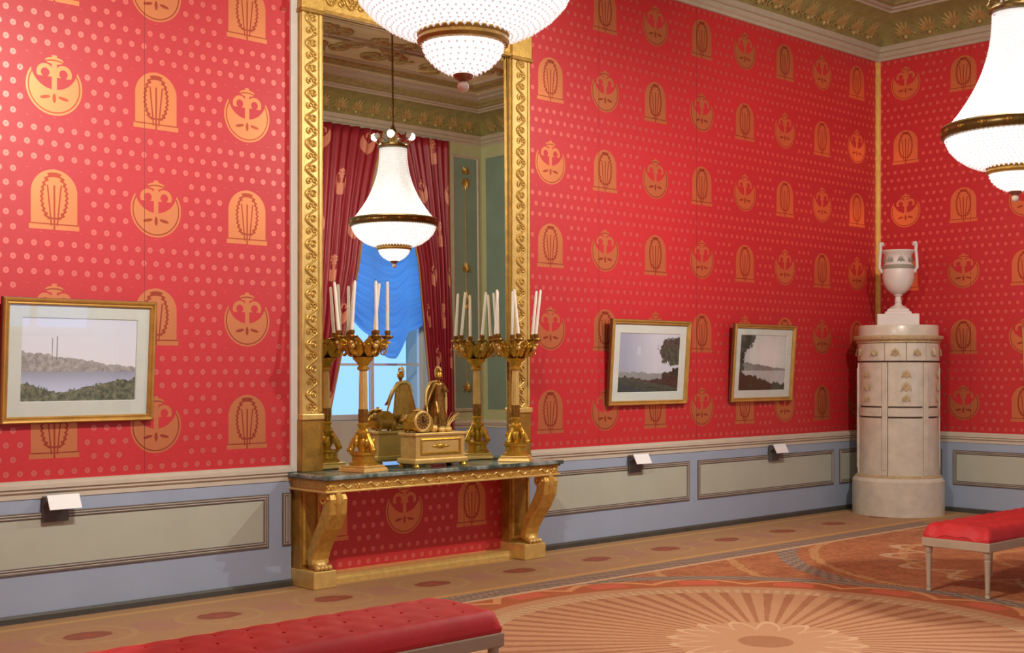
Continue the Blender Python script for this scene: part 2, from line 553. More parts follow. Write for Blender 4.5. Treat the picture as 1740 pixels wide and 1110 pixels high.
M['urn'] = mat('urn_white', srgb(216, 208, 198), 0.42, var=0.04)
M['urn_band'] = mat('urn_grey_band', srgb(150, 146, 130), 0.45)
M['candle'] = mat('candle_wax', srgb(244, 240, 222), 0.5)
M['wick'] = mat('wick', srgb(60, 50, 44), 0.9)
M['bench_red'] = mat('bench_silk', srgb(214, 50, 52), 0.6, var=0.10, vscale=5, bump=0.1, bscale=120)
M['bench_button'] = mat('bench_button', srgb(214, 50, 52), 0.6)
M['bench_wood'] = mat('bench_paint', srgb(186, 172, 146), 0.42, var=0.06)
M['label_card'] = mat('label_card', srgb(238, 238, 236), 0.5)
M['label_block'] = mat('label_holder_grey', srgb(84, 80, 80), 0.5)
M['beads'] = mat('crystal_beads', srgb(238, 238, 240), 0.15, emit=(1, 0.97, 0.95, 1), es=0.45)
M['glow'] = mat('lit_crystal', srgb(240, 240, 240), 0.4, emit=(1.0, 0.95, 0.90, 1), es=GLOW)
M['glow_tent'] = mat('lit_crystal_tent', srgb(190, 190, 190), 0.4, emit=(1.0, 0.96, 0.93, 1), es=TENT)
M['bronze'] = mat('chandelier_bronze', srgb(112, 88, 44), 0.38, 0.7, var=0.3, vscale=40)
M['crystal'] = mat('crystal_drop', srgb(236, 220, 200), 0.05, 0.0, spec=0.9)
M['copper'] = mat('copper_cap', srgb(150, 92, 62), 0.35, 0.7)
M['lens'] = mat('spot_lens', (1, 1, 1, 1), 0.4, emit=(1, 0.98, 0.95, 1), es=18.0)
M['curtain'] = curtain_mat()
M['fringe'] = mat('curtain_fringe', srgb(170, 128, 70), 0.6)
M['blind'] = festoon_mat()
M['pier'] = mat('pier_olive', srgb(176, 178, 132), 0.55, var=0.06)
M['pier_panel'] = mat('pier_panel_teal', srgb(120, 140, 120), 0.5, var=0.08, vscale=2)
M['win_white'] = mat('window_paint', srgb(206, 208, 206), 0.45)
M['wall_plain'] = mat('embrasure_paint', srgb(176, 176, 164), 0.6)

# ------------------------------------------------------------------ room shell
floor = struct(MB().box(X0 - .3, X1 + .3, -1.0, Y1 + .3, -0.15, -0.012).build('floor', M['floor']))
cp = MB().box(X0, X1, Y0, Y1, -0.012, 0.0).build('carpet', M['carpet'])
tag(cp, 'large fitted carpet with terracotta sunburst medallion and tan oval border', 'carpet')
ceiling = struct(MB().box(X0 - .3, X1 + .3, -1.0, Y1 + .3, ZC, ZC + .2).build('ceiling', M['ceil']))
wall_back = struct(MB().box(X0, X1, Y1, Y1 + .25, 0, ZC).build('wall_back', M['silk_back']))
wall_right = struct(MB().box(X1, X1 + .25, -0.9, Y1 + .25, 0, ZC).build('wall_right', M['silk_side']))
wall_left = struct(MB().box(X0 - .25, X0, -0.9, Y1 + .25, 0, ZC).build('wall_left', M['silk_side']))
# window wall: bays at x = 11.4, 6.2 and the one the camera stands in
WB = 0.12
BAYS = [(10.35, 12.28, 0.94, 4.2), (5.35, 7.08, 0.94, 4.2)]
wf = MB()
segs = [(X0, -0.6), (2.05, 5.35), (7.08, 10.35), (12.28, X1)]
for a, b in segs: wf.box(a, b, WB, Y0, 0, ZC)
wf.box(-0.6, 2.05, WB, Y0, 4.2, ZC)
for a, b, z0, z1 in BAYS:
    wf.box(a, b, WB, Y0, 0, z0); wf.box(a, b, WB, Y0, z1, ZC)
wall_front = struct(wf.build('wall_front', M['wall_plain']))
MBe = MB().box(-0.85, -0.6, -0.9, WB, 0, 4.2).box(2.05, 2.3, -0.9, WB, 0, 4.2).box(-0.85, 2.3, -0.9, WB, 4.2, 4.4)
MBe.build('embrasure', M['wall_plain'], wall_front)

def window(idx, xa, xb, za, zb, yy, parent_label):
    e = empty('window_%d' % idx, ((xa + xb) / 2, yy, za)); struct(e, parent_label)
    w = (xb - xa) / 2; h = zb - za
    MB().sweep_frame(-w, w, 0, h, [(0, -.03), (0, .04), (.07, .04), (.08, .0), (.08, -.03)]).build('window_frame', M['win_white'], e)
    nx, nz = 2, 4
    for i in range(1, nx):
        x = -w + 2 * w * i / nx
        MB().box(x - .03, x + .03, -.035, .02, .07, h - .07).build('mullion', M['win_white'], e)
    for k in range(1, nz):
        z = h * k / nz
        MB().box(-w + .07, w - .07, -.025, .015, z - .018, z + .018).build('glazing_bar', M['win_white'], e)
    for i in range(nx):
        for k in range(nz):
            x0 = -w + .07 + (2 * w - .14) * i / nx; x1 = -w + .07 + (2 * w - .14) * (i + 1) / nx
            z0 = .07 + (h - .14) * k / nz; z1 = .07 + (h - .14) * (k + 1) / nz
            MB().box(x0, x1, -.004, 0.0, z0, z1).build('pane', M['glass_front'], e)
    MB().box(-w, w, 0, .26, -.04, 0.0).build('window_sill', M['win_white'], e)
    return e
window(1, 10.35, 12.28, 0.94, 4.2, 0.52, 'tall white window with glazing bars behind a blue blind')
window(2, 5.35, 7.08, 0.94, 4.2, 0.52, 'tall white window in the middle of the window wall')
window(3, 0.0, 1.4, 0.9, 3.6, -0.78, 'wide white window at the back of the deep bay')
MB().box(-0.6, 2.05, -0.9, -0.7, 0, 0.9).box(-0.6, 0.0, -0.9, -0.7, 0.9, 4.2).box(1.4, 2.05, -0.9, -0.7, 0.9, 4.2).box(0.0, 1.4, -0.9, -0.7, 3.6, 4.2).build('bay_parapet', M['wall_plain'], wall_front)

# ------------------------------------------------------------------ dado, rails, skirtings
DT = 0.03
def dado_run(name, length, panels, origin, rz):
    """board along local x, facing local -y, origin at the wall surface"""
    e = struct(MB().box(0, length, -DT, 0, 0, .80).build(name, M['dado'], None, loc=origin))
    e.rotation_euler = (0, 0, rz)
    for a, b in panels:
        z0, z1 = .30, .685
        MB().box(a + .04, b - .04, -DT - .006, -DT, z0 + .04, z1 - .04).build('dado_panel', M['dado_panel'], e)
        for d, w, hh, mt in ((0, .009, .010, 'dado_dark'), (.009, .010, .012, 'dado_line'), (.019, .007, .009, 'dado_dark'), (.026, .010, .013, 'dado_line'), (.036, .008, .008, 'dado_dark')):
            MB().sweep_frame(a + d, b - d, z0 + d, z1 - d, [(0, 0), (0, hh), (w * .5, hh + .003), (w, hh), (w, 0)], -DT).build('panel_moulding', M[mt], e)
    return e
def rail_run(name, length, origin, rz):
    prof = [(0, .78), (-.035, .78), (-.035, .80), (-.05, .815), (-.05, .832), (-.062, .838), (-.062, .862), (-.03, .868), (-.03, .885), (0, .885)]
    e = struct(MB().prism(prof, 0, length, 'x').build(name, M['rail'], None, loc=origin))
    e.rotation_euler = (0, 0, rz)
    MB().box(0, length, -.036, -.028, .772, .786).build('rail_bead', M['rail'], e)
    return e
def skirt_run(name, length, origin, rz):
    e = struct(MB().prism([(0, 0), (-.052, 0), (-.052, .035), (-.042, .05), (0, .05)], 0, length, 'x').build(name, M['skirting'], None, loc=origin))
    e.rotation_euler = (0, 0, rz)
    return e
LX0, LX1 = 5.14, 7.55
LL = LX0 - X0; RL = X1 - LX1
dado_run('trim_1', LL, [(.2, 2.5), (2.64, 5.944), (6.06, 6.135)], (X0, Y1, 0), 0)
dado_run('trim_2', RL, [(.10, 2.176), (2.304, 4.705), (4.82, 5.55)], (LX1, Y1, 0), 0)
rail_run('trim_3', LL, (X0, Y1, 0), 0)
rail_run('trim_4', RL, (LX1, Y1, 0), 0)
skirt_run('baseboard_back', LL, (X0, Y1, 0), 0)
skirt_run('baseboard_back', RL, (LX1, Y1, 0), 0)
LR = Y1 - DT - .0 - Y0
dado_run('trim_5', LR, [(.12, .80), (.93, 3.4), (3.55, 6.2)], (X1, Y1 - DT, 0), -PI / 2)
rail_run('trim_6', LR, (X1, Y1 - DT, 0), -PI / 2)
skirt_run('baseboard_right', LR, (X1, Y1 - DT, 0), -PI / 2)
# window wall dado (seen only in the mirror)
for n, (a, b) in enumerate([(7.15, 10.3), (12.33, X1 - .05)]):
    e = dado_run('trim_%d' % (7 + n), b - a, [(.06, b - a - .06)], (b, Y0, 0), PI)
    rail_run('trim_%d' % (9 + n), b - a, (b, Y0, 0), PI)
# gold fillet in the corner of the two red walls
fil = MB().box(X1 - .045, X1, Y1 - .012, Y1, .885, 5.20).box(X1 - .012, X1, Y1 - .045, Y1, .885, 5.20)
struct(fil.build('trim_11', M['gold_pale']))

# ------------------------------------------------------------------ cornice, cove and ceiling mouldings
corn = MB().sweep_plan(X0, X1, Y0, Y1, [(0, 5.17), (.03, 5.17), (.03, 5.20), (.055, 5.215), (.055, 5.255), (.085, 5.27), (.085, 5.30), (.10, 5.32)])
corn = struct(corn.build('trim_12', M['pale_mould']))
MB().sweep_plan(X0, X1, Y0, Y1, [(.05, 5.258), (.088, 5.262), (.088, 5.274), (.06, 5.28)]).build('cornice_bead', M['pale_mould'], corn)
cove = MB().sweep_plan(X0, X1, Y0, Y1, [(.09, 5.32), (.14, 5.39), (.22, 5.475), (.32, 5.545), (.42, 5.585)]).build('cove_frieze', M['cove'], corn, smooth=60)
MB().sweep_plan(X0, X1, Y0, Y1, [(.42, 5.585), (.42, 5.61), (.47, 5.61), (.47, 5.635)]).build('cove_bead', M['pale_mould'], corn)
MB().sweep_plan(X0, X1, Y0, Y1, [(.47, 5.635), (.53, 5.64), (.53, 5.665), (.57, 5.68), (.57, 5.71)]).build('cove_bead', M['ceil_dark'], corn)
MB().sweep_plan(X0, X1, Y0, Y1, [(.57, 5.71), (.66, 5.72), (.66, 5.745), (.74, 5.76), (.74, ZC)]).build('ceiling_border', M['pale_mould'], corn)
# flat frames on the ceiling
for d, w, mt, t in ((.92, .05, 'ceil_dark', .03), (1.02, .10, 'stucco_gold', .035), (1.20, .04, 'pale_mould', .03), (1.95, .05, 'ceil_dark', .03), (2.05, .06, 'pale_mould', .03)):
    MB().sweep_plan(X0, X1, Y0, Y1, [(d, ZC + .001), (d, ZC - t), (d + w, ZC - t), (d + w, ZC + .001)]).build('ceiling_frame', M[mt], ceiling)

def leaf_pts(n, L, W):
    pts = [(0, 0)]
    for k in range(1, n): pts.append((W * sin(PI * k / n) * (1 - .25 * k / n), L * k / n))
    pts.append((0, L))
    for k in range(n - 1, 0, -1): pts.append((-W * sin(PI * k / n) * (1 - .25 * k / n), L * k / n))
    return pts
def palmette_mb(H, lobes=7, y0=0.0, t=.02):
    """fan of leaves in xz plane, facing -y"""
    b = MB()
    for k in range(lobes):
        a = (k - (lobes - 1) / 2) * (1.9 / (lobes - 1))
        L = H * (1 - .35 * abs(a) / .95)
        pp = leaf_pts(5, L, H * .11)
        vs = []; n = len(pp)
        for (p, q) in pp:
            x = p * cos(a) + q * sin(a); z = -p * sin(a) + q * cos(a)
            vs.append((x, y0 - .004, z))
        mid = (L * .55 * sin(a), y0 - t, L * .55 * cos(a))
        vs.append(mid)
        b.add(vs, [(i, (i + 1) % n, n) for i in range(n)])
    b.ball((0, y0 - t * .5, 0), H * .14, 8, 5)
    for s in (-1, 1):
        pts = []
        for k in range(14):
            a = k / 13 * 2.2 * PI; r = H * .20 * (1 - k / 16)
            pts.append((s * (H * .42 + r * cos(a + PI)), y0 - .012, H * .02 + r * sin(a)))
        b.tube(pts, [H * .045 * (1 - k / 20) for k in range(14)], 5)
    return b
pal = palmette_mb(.235).mesh('palmette', 50); pal.materials.append(M['stucco_gold'])
def palm_row(p0, p1, n, rz):
    for i in range(n):
        f = (i + .5) / n
        o = bpy.data.objects.new('palmette', pal); COL.objects.link(o); o.parent = corn
        o.location = (p0[0] + (p1[0] - p0[0]) * f, p0[1] + (p1[1] - p0[1]) * f, 5.375)
        o.rotation_euler = (math.radians(43), 0, rz)
IN = .135
palm_row((X0 + .3, Y1 - IN), (X1 - .3, Y1 - IN), 46, 0)
palm_row((X1 - IN, Y1 - .3), (X1 - IN, Y0 + .3), 22, -PI / 2)
palm_row((X1 - .3, Y0 + IN), (X0 + .3, Y0 + IN), 46, PI)
# scroll ornaments on the ceiling
def scroll_mb(R, s=1, turns=1.6, t=.03, tail=1.6):
    pts = []; rs = []
    n = 34
    for k in range(n):
        f = k / (n - 1)
        if f < .62:
            g = f / .62; a = turns * 2 * PI * (1 - g); r = R * (.16 + .84 * g)
            pts.append((r * cos(a), s * r * sin(a), 0)); rs.append(t * (.5 + .6 * g))
        else:
            g = (f - .62) / .38
            pts.append((R + .25 * R * sin(PI * g), s * (R * tail * g), 0)); rs.append(t * (1.1 - .7 * g))
    b = MB().tube(pts, rs, 6)
    for k in range(5):
        g = .2 + k * .17
        b.ball((R * 1.1 + (k % 2 - .5) * R * .5, s * R * tail * g, 0), R * .17, 6, 4, (1, .7, .35))
    b.ball((0, 0, 0), R * .2, 8, 5, (1, 1, .5))
    return b
sc_me = [scroll_mb(.17, s).mesh('scroll', 50) for s in (1, -1)]
for me in sc_me: me.materials.append(M['stucco_gold'])
def ceil_scroll(x, y, rz, s, sc=1.0):
    o = bpy.data.objects.new('ceiling_scroll', sc_me[s]); COL.objects.link(o); o.parent = ceiling
    o.location = (x, y, ZC - .012); o.rotation_euler = (0, 0, rz); o.scale = (sc, sc, 1)
for yb, sg in ((Y0 + 1.57, 1), (Y1 - 1.57, -1)):
    k = 0
    x = X0 + 2.4
    while x < X1 - 2.0:
        ceil_scroll(x, yb, (PI / 2 if k % 2 else -PI / 2), k % 2, 1.25)
        ceil_scroll(x + .35, yb + .05 * sg, (-PI / 2 if k % 2 else PI / 2) + .6, (k + 1) % 2, .9)
        x += .95; k += 1
for xb in (X1 - 1.57, X0 + 1.57):
    for k in range(5):
        ceil_scroll(xb, Y0 + 1.9 + k * .85, PI * (k % 2), k % 2, 1.2)
for (x, y, r) in ((9.45, 2.75, .4), (9.9, 2.95, 2.6), (8.8, 2.95, 1.2), (8.3, 2.8, 3.4), (10.3, 3.3, .2)):
    ceil_scroll(x, y, r, 0, 1.2); ceil_scroll(x + .2, y + .15, r + 2.2, 1, .9)

# ------------------------------------------------------------------ pier panels beside the window (mirror view)
pp = empty('trim_13', (12.89, Y0, 0)); struct(pp)
MB().box(-.40, .34, 0, .03, .885, 5.17).build('pier_board', M['pier'], pp)
MB().box(-.29, .23, .03, .036, 1.05, 4.98).build('pier_panel', M['pier_panel'], pp)
fr = MB().sweep_frame(-.31, .25, 1.03, 5.0, [(0, 0), (0, .02), (.03, .025), (.045, .01), (.045, 0)]).xf(Matrix.Rotation(PI, 4, 'Z')).xf(Matrix.Translation((-.06, .03, 0)))
fr.build('panel_moulding', M['pale_mould'], pp)
orn = palmette_mb(.16, 7, -.036).xf(Matrix.Rotation(PI, 4, 'Z')).mesh('pier_ornament', 50); orn.materials.append(M['gold_old'])
for z, s in ((4.62, -1.2), (4.72, .8), (3.2, 1.0), (2.75, 1.0), (2.72, -1.0), (2.0, 1.1), (1.97, -1.1), (1.35, 1.0)):
    o = bpy.data.objects.new('pier_ornament', orn); COL.objects.link(o); o.parent = pp; o.location = (-.03, 0.004, z); o.scale = (1.0, 1, s)
MB().tube([(-.03, .04, 1.3), (-.03, .04, 4.6)], .006, 6).build('pier_stem', M['gold_old'], pp)
pe = empty('trim_14', (X1, Y0 + .03, 0)); struct(pe)
MB().box(-.02, 0, 0, .62, .885, 5.17).build('pier_board', M['pier'], pe)
MB().box(-.026, -.02, .10, .52, 1.05, 4.98).build('pier_panel', M['pier_panel'], pe)

# ------------------------------------------------------------------ pier mirror with its gilt frame
MY = 7.86                     # front of the stiles
pm = empty('pier_mirror', (6.35, Y1, .832))
tag(pm, 'tall pier mirror in a carved gilt frame standing against the red wall', 'mirror')
hw = (7.506 - 5.193) / 2
iL, iR = 5.369 - 6.35, 7.302 - 6.35
fy = MY - Y1                  # -0.07
ZB = -.832
def pbox(x0, x1, y0, y1, z0, z1, name, m, bev=0.0):
    return MB().box(x0, x1, y0, y1, z0 + ZB, z1 + ZB).build(name, M[m], pm, bevel=bev)
pbox(-hw - .053, -hw + .01, -.030, 0, .832, 4.52, 'casing_border', 'casing', .006)
pbox(hw - .01, hw + .044, -.030, 0, .832, 4.52, 'casing_border', 'casing', .006)
pbox(-hw, iL, fy + .012, 0, .832, 4.52, 'casing_side', 'gold_old')
pbox(iR, hw, fy + .012, 0, .832, 4.52, 'casing_side', 'gold_old')
gl = MB().box(iL - .012, iR + .012, 0, .008, 0, 3.40).build('mirror_glass', M['mirror'], pm, loc=(0, fy + .008, .84 + ZB))
gl.rotation_euler = (math.radians(-.42), 0, 0)
pbox(iL, iR, fy + .045, 0, .832, 4.5, 'backing', 'gold_old')
# scroll relief unit for the stiles
def guilloche_mb(H, W):
    b = MB()
    pts = [(W * .85 * sin(2 * PI * k / 16), -.007, H * k / 16) for k in range(17)]
    b.tube(pts, .0075, 6)
    for s, zc in ((1, .25), (-1, .75)):
        sp = []
        for k in range(12):
            a = k / 11 * 2.6 * PI; r = W * .60 * (1 - k / 14)
            sp.append((-s * (W * .30) + s * r * cos(a), -.006, H * zc + r * sin(a)))
        b.tube(sp, .006, 5)
        b.ball((-s * W * .3, -.007, H * zc), .011, 6, 4)
        for q in (-1, 0, 1):
            b.ball((s * W * .5, -.006, H * zc + q * H * .13), .012, 6, 4, (1.4, .6, .8))
    return b
gu = guilloche_mb(.185, .054).mesh('scroll_relief', 50); gu.materials.append(M['gold'])
for (a, b_) in ((-hw, iL), (iR, hw)):
    cxx = (a + b_) / 2
    pbox(a, b_, fy - .01, fy + .012, 1.24, 4.235, 'stile', 'gold_pale')
    for e0, e1 in ((a, a + .022), (b_ - .022, b_)):
        pbox(e0, e1, fy - .022, fy - .01, 1.27, 4.235, 'stile_edge', 'gold_pale', .005)
    for k in range(16):
        o = bpy.data.objects.new('scroll_relief', gu); COL.objects.link(o); o.parent = pm
        o.location = (cxx, fy - .01, 1.265 + k * .185 + ZB)
    pbox(a - .004, b_ + .004, fy - .03, 0, .832, 1.22, 'stile_base', 'gold_old', .006)
    pbox(a - .012, b_ + .012, fy - .045, fy + .012, 1.215, 1.26, 'base_moulding', 'gold_pale', .008)
    pbox(a - .012, b_ + .012, fy - .035, fy + .02, 4.235, 4.50, 'corner_block', 'gold', .008)
    pbox(a - .02, b_ + .02, fy - .045, fy + .02, 4.215, 4.245, 'capital_moulding', 'gold_old', .006)
pbox(iL, iR, fy - .01, fy + .02, 4.235, 4.46, 'top_rail', 'gold')
pbox(iL, iR, fy - .03, fy - .01, 4.235, 4.262, 'rail_edge', 'gold_old')
for k in range(10):
    o = bpy.data.objects.new('scroll_relief', gu); COL.objects.link(o); o.parent = pm
    o.location = (iL + .04 + k * .185, fy - .012, 4.355 + ZB); o.rotation_euler = (0, PI / 2, 0)
MB().prism([(0, 4.5 + ZB), (fy - .05, 4.5 + ZB), (fy - .09, 4.56 + ZB), (fy - .09, 4.59 + ZB), (0, 4.59 + ZB)], -hw - .03, hw + .03, 'x').build('crown_moulding', M['gold'], pm)
for a, b_ in ((iL, iL + .02), (iR - .02, iR)):
    pbox(a, b_, fy - .004, fy + .028, .832, 4.235, 'inner_bead', 'gold_old')

# ------------------------------------------------------------------ console table
ct = empty('console_table', (6.2925, Y1 - .001, 0))
tag(ct, 'gilt console table with green marble top and scroll legs below the mirror', 'table')
tz = .80
def cy(d): return -d          # d = distance from the wall
MB().box(5.10 - 6.2925, 7.49 - 6.2925, cy(.52), 0, tz, tz + .032).build('marble_top', M['marble_green'], ct, bevel=.008)
MB().box(5.14 - 6.2925, 7.45 - 6.2925, cy(.485), 0, tz - .085, tz).build('apron', M['gold'], ct, bevel=.004)
MB().box(5.12 - 6.2925, 7.47 - 6.2925, cy(.50), 0, tz - .018, tz).build('apron_moulding', M['gold_old'], ct, bevel=.005)
MB().box(5.12 - 6.2925, 7.47 - 6.2925, cy(.50), 0, tz - .092, tz - .076).build('apron_moulding', M['gold_pale'], ct, bevel=.005)
ro = MB().ball((0, 0, 0), .018, 8, 5, (1, .6, 1))
for k in range(6): ro.ball((.026 * cos(k * PI / 3), 0, .020 * sin(k * PI / 3)), .011, 6, 4, (1, .6, 1))
ro = ro.mesh('rosette', 50); ro.materials.append(M['gold'])
vine = MB().tube([(-.05 + .1 * k / 10, -.004, .014 * sin(2 * PI * k / 10)) for k in range(11)], .006, 5)
vine = vine.mesh('vine_relief', 50); vine.materials.append(M['gold_pale'])
for k in range(19):
    xx = 5.17 - 6.2925 + k * .124
    o = bpy.data.objects.new('rosette' if k % 2 == 0 else 'vine_relief', ro if k % 2 == 0 else vine)
    COL.objects.link(o); o.parent = ct; o.location = (xx, cy(.487), tz - .047)
def leg_parts(xc):
    pts = [(.43, .725), (.455, .66), (.44, .57), (.385, .47), (.31, .37), (.255, .28), (.235, .21), (.245, .165)]
    wid = [.035, .05, .052, .05, .045, .04, .034, .03]
    L = []; R = []
    for i, (d, z) in enumerate(pts):
        d0, z0 = pts[max(i - 1, 0)]; d1, z1 = pts[min(i + 1, len(pts) - 1)]
        tx, tzz = d1 - d0, z1 - z0; l = math.hypot(tx, tzz)
        nx_, nz_ = -tzz / l, tx / l
        L.append((cy(d + nx_ * wid[i]), z + nz_ * wid[i])); R.append((cy(d - nx_ * wid[i]), z - nz_ * wid[i]))
    poly = L + R[::-1]
    MB().prism(poly, xc - .075, xc + .075, 'x').build('scroll_leg', M['gold'], ct, bevel=.012)
    for s in (-1, 1):      # carved side volutes
        sp = []
        for k in range(16):
            a = k / 15 * 3.2 * PI; r = .05 * (1 - k / 18)
            sp.append((xc + s * .078, cy(.42) - r * cos(a), .66 + r * sin(a)))
        MB().tube(sp, .010, 6).build('leg_volute', M['gold_pale'], ct)
    ctr = [(xc, cy(d + .045 - .004 * i), z) for i, (d, z) in enumerate(pts[:7])]
    lf = MB().tube(ctr, [.026, .03, .028, .025, .022, .018, .014], 8)
    for i, (x_, y_, z_) in enumerate(ctr[:6]):
        for q in (-1, 1):
            lf.ball((x_ + q * .034, y_ + .006, z_ - .01), .030 - .002 * i, 8, 5, (1.1, .55, 1.3))
    lf.build('acanthus', M['gold'], ct, smooth=60)
    # lion paw: pad and four toes
    pw = MB().ball((xc, cy(.255), .165), .055, 10, 6, (1.1, 1.0, .75))
    for k in range(4):
        pw.ball((xc - .052 + k * .035, cy(.302), .150), .022, 8, 5, (.85, 1.3, .9))
    pw.build('lion_paw', M['gold_pale'], ct, smooth=60)
leg_parts(5.235 - 6.2925)
leg_parts(7.36 - 6.2925)
PF = -.13
for (a, b_) in ((5.15 - 6.2925, 5.33 - 6.2925), (7.235 - 6.2925, 7.465 - 6.2925)):
    MB().box(a, b_, PF, 0, .10, tz - .085).build('pilaster', M['gold_old'], ct, bevel=.006)
    MB().sweep_frame(a + .02, b_ - .02, .16, .70, [(0, 0), (0, .012), (.016, .016), (.02, 0)], PF).build('pilaster_moulding', M['gold'], ct)
    MB().box(a - .008, b_ + .008, PF - .19, 0, 0, .13).build('foot_block', M['gold_pale'], ct, bevel=.008)
MB().box(5.33 - 6.2925, 7.235 - 6.2925, -.02, 0, .065, tz - .085).build('back_panel', M['silk_back'], ct)
MB().prism([(0, 0), (PF - .05, 0), (PF - .05, .03), (PF - .03, .045), (PF - .03, .065), (0, .07)], 5.33 - 6.2925, 7.235 - 6.2925, 'x').build('plinth', M['gold_pale'], ct)
TT = tz + .032            # table-top height

# ------------------------------------------------------------------ candelabra
def candelabrum(loc, rz, label):
    e = empty('candelabrum', loc, rz)
    tag(e, label, 'candelabrum', 'gilt candelabra on the console table')
    G, D = M['ormolu'], M['ormolu_dark']
    MB().frust(0, 0, .135, .135, 0, .125, .125, .03).frust(0, 0, .115, .115, .03, .115, .115, .045).build('plinth', M['gold_pale'], e, bevel=.005)
    MB().lathe([(.105, .045), (.105, .06), (.085, .075), (.085, .115), (.10, .125), (.10, .14), (.06, .15)], 24).build('drum', G, e, smooth=40)
    ft = MB()
    for k in range(3):     # three winged feet
        a = k * 2 * PI / 3 + .5
        ft.tube([(.10 * cos(a), .10 * sin(a), .14), (.085 * cos(a), .085 * sin(a), .19), (.05 * cos(a), .05 * sin(a), .25), (.03 * cos(a), .03 * sin(a), .31)], [.022, .026, .022, .012], 8)
        ft.ball((.098 * cos(a), .098 * sin(a), .16), .028, 8, 5, (1, 1, .8))
        for s in (-1, 1):
            ft.ball((.075 * cos(a + s * .5), .075 * sin(a + s * .5), .215), .026, 8, 5, (.7, .7, 1.3))
    ft.build('winged_feet', G, e, smooth=50)
    MB().lathe([(.035, .15), (.05, .19), (.035, .24), (.055, .275), (.058, .29), (.036, .305), (.036, .33), (.048, .345), (.034, .36)], 24).build('shaft_base', G, e, smooth=40)
    MB().lathe([(.034, .36), (.038, .40), (.036, .46)], 24, flute=12, fd=.12).build('shaft_collar', D, e, smooth=40)
    UP = -.055
    MB().lathe([(.034, .46), (.033, .6), (.029, .745)], 36, flute=12, fd=.14).build('shaft', M['gold_pale'], e, smooth=40)
    MB().lathe([(.030, .80), (.045, .81), (.045, .825), (.034, .835), (.05, .86), (.075, .885), (.08, .90), (.05, .915)], 24).build('capital', G, e, smooth=40, loc=(0, 0, UP))
    MB().lathe([(.05, .915), (.10, .935), (.14, .965), (.165, 1.0), (.16, 1.008), (.12, .98), (.02, .95)], 28, flute=14, fd=.10).build('basket', D, e, smooth=50, loc=(0, 0, UP))
    NA = 6
    lf = leaf_pts(5, .11, .032); n = len(lf)
    lm = MB()
    vs = []
    for (p, q) in lf:
        vs.append((p, -.02 - .35 * q - 3.0 * max(0, q - .06) ** 1.0 * .3, q))
    vs.append((0, -.055, .055)); lm.add(vs, [(i, (i + 1) % n, n) for i in range(n)])
    lme = lm.mesh('acanthus_leaf', 60); lme.materials.append(G)
    for k in range(14):
        a = k * PI / 7 + .1
        o = bpy.data.objects.new('acanthus_leaf', lme); COL.objects.link(o); o.parent = e
        o.location = (.115 * cos(a), .115 * sin(a), .945 + UP); o.rotation_euler = (0, 0, a + PI / 2); o.scale = (1.15, .9, 1.0)
    for k in range(12):
        a = k * PI / 6
        o = bpy.data.objects.new('acanthus_leaf', lme); COL.objects.link(o); o.parent = e
        o.location = (.085 * cos(a), .085 * sin(a), .905 + UP); o.rotation_euler = (0, 0, a + PI / 2)
    for k in range(NA):
        a = k * 2 * PI / NA + .26
        pts = []
        for q in range(13):
            f = q / 12
            r = .05 + .13 * f + .018 * sin(PI * 2 * f); z = .925 + .02 * sin(PI * 2 * f) * -1 + .115 * f ** 1.6
            pts.append((r * cos(a), r * sin(a), z))
        arm = MB().tube(pts, [.013 - .004 * q / 12 for q in range(13)], 8)
        for q in range(10):          # curl under the arm
            pass
        cu = []
        for q in range(12):
            b = q / 11 * 2.4 * PI; rr = .03 * (1 - q / 15)
            cu.append(((.15 + rr * cos(b)) * cos(a), (.15 + rr * cos(b)) * sin(a), .935 + rr * sin(b)))
        arm.tube(cu, .006, 6)
        ao = arm.build('arm', G, e, smooth=60, loc=(0, 0, UP))
        cxr, cyr = .18 * cos(a), .18 * sin(a)
        MB().lathe([(.008, 1.03), (.040, 1.045), (.046, 1.055), (.044, 1.06), (.02, 1.058), (.016, 1.066), (.022, 1.08), (.021, 1.10), (.015, 1.10), (.013, 1.085)], 16, (cxr, cyr, 0)).build('drip_pan', D, ao, smooth=40)
        MB().ball((.165 * cos(a), .165 * sin(a), .985), .022, 8, 6).ball((.19 * cos(a), .19 * sin(a), 1.01), .014, 8, 6).build('bud', M['gold_pale'], ao, smooth=60)
    # garland beads between the arms
    gb = MB()
    for k in range(36):
        a = k * 2 * PI / 36 + .26
        gb.ball((.168 * cos(a), .168 * sin(a), 1.012 - .02 * abs(sin(3 * (a - .26)))), .012, 6, 4)
    gb.build('garland', G, e, smooth=60, loc=(0, 0, UP))
    return e
candle_me = MB().lathe([(.0135, 0), (.0125, .12), (.011, .36), (.008, .372), (.002, .376)], 12).mesh('candle', 50)
candle_me.materials.append(M['candle'])
wick_me = MB().tube([(0, 0, .372), (.001, 0, .39)], .0018, 5).mesh('wick'); wick_me.materials.append(M['wick'])
C1 = (5.592, 7.63, TT); C2 = (7.14, 7.63, TT)
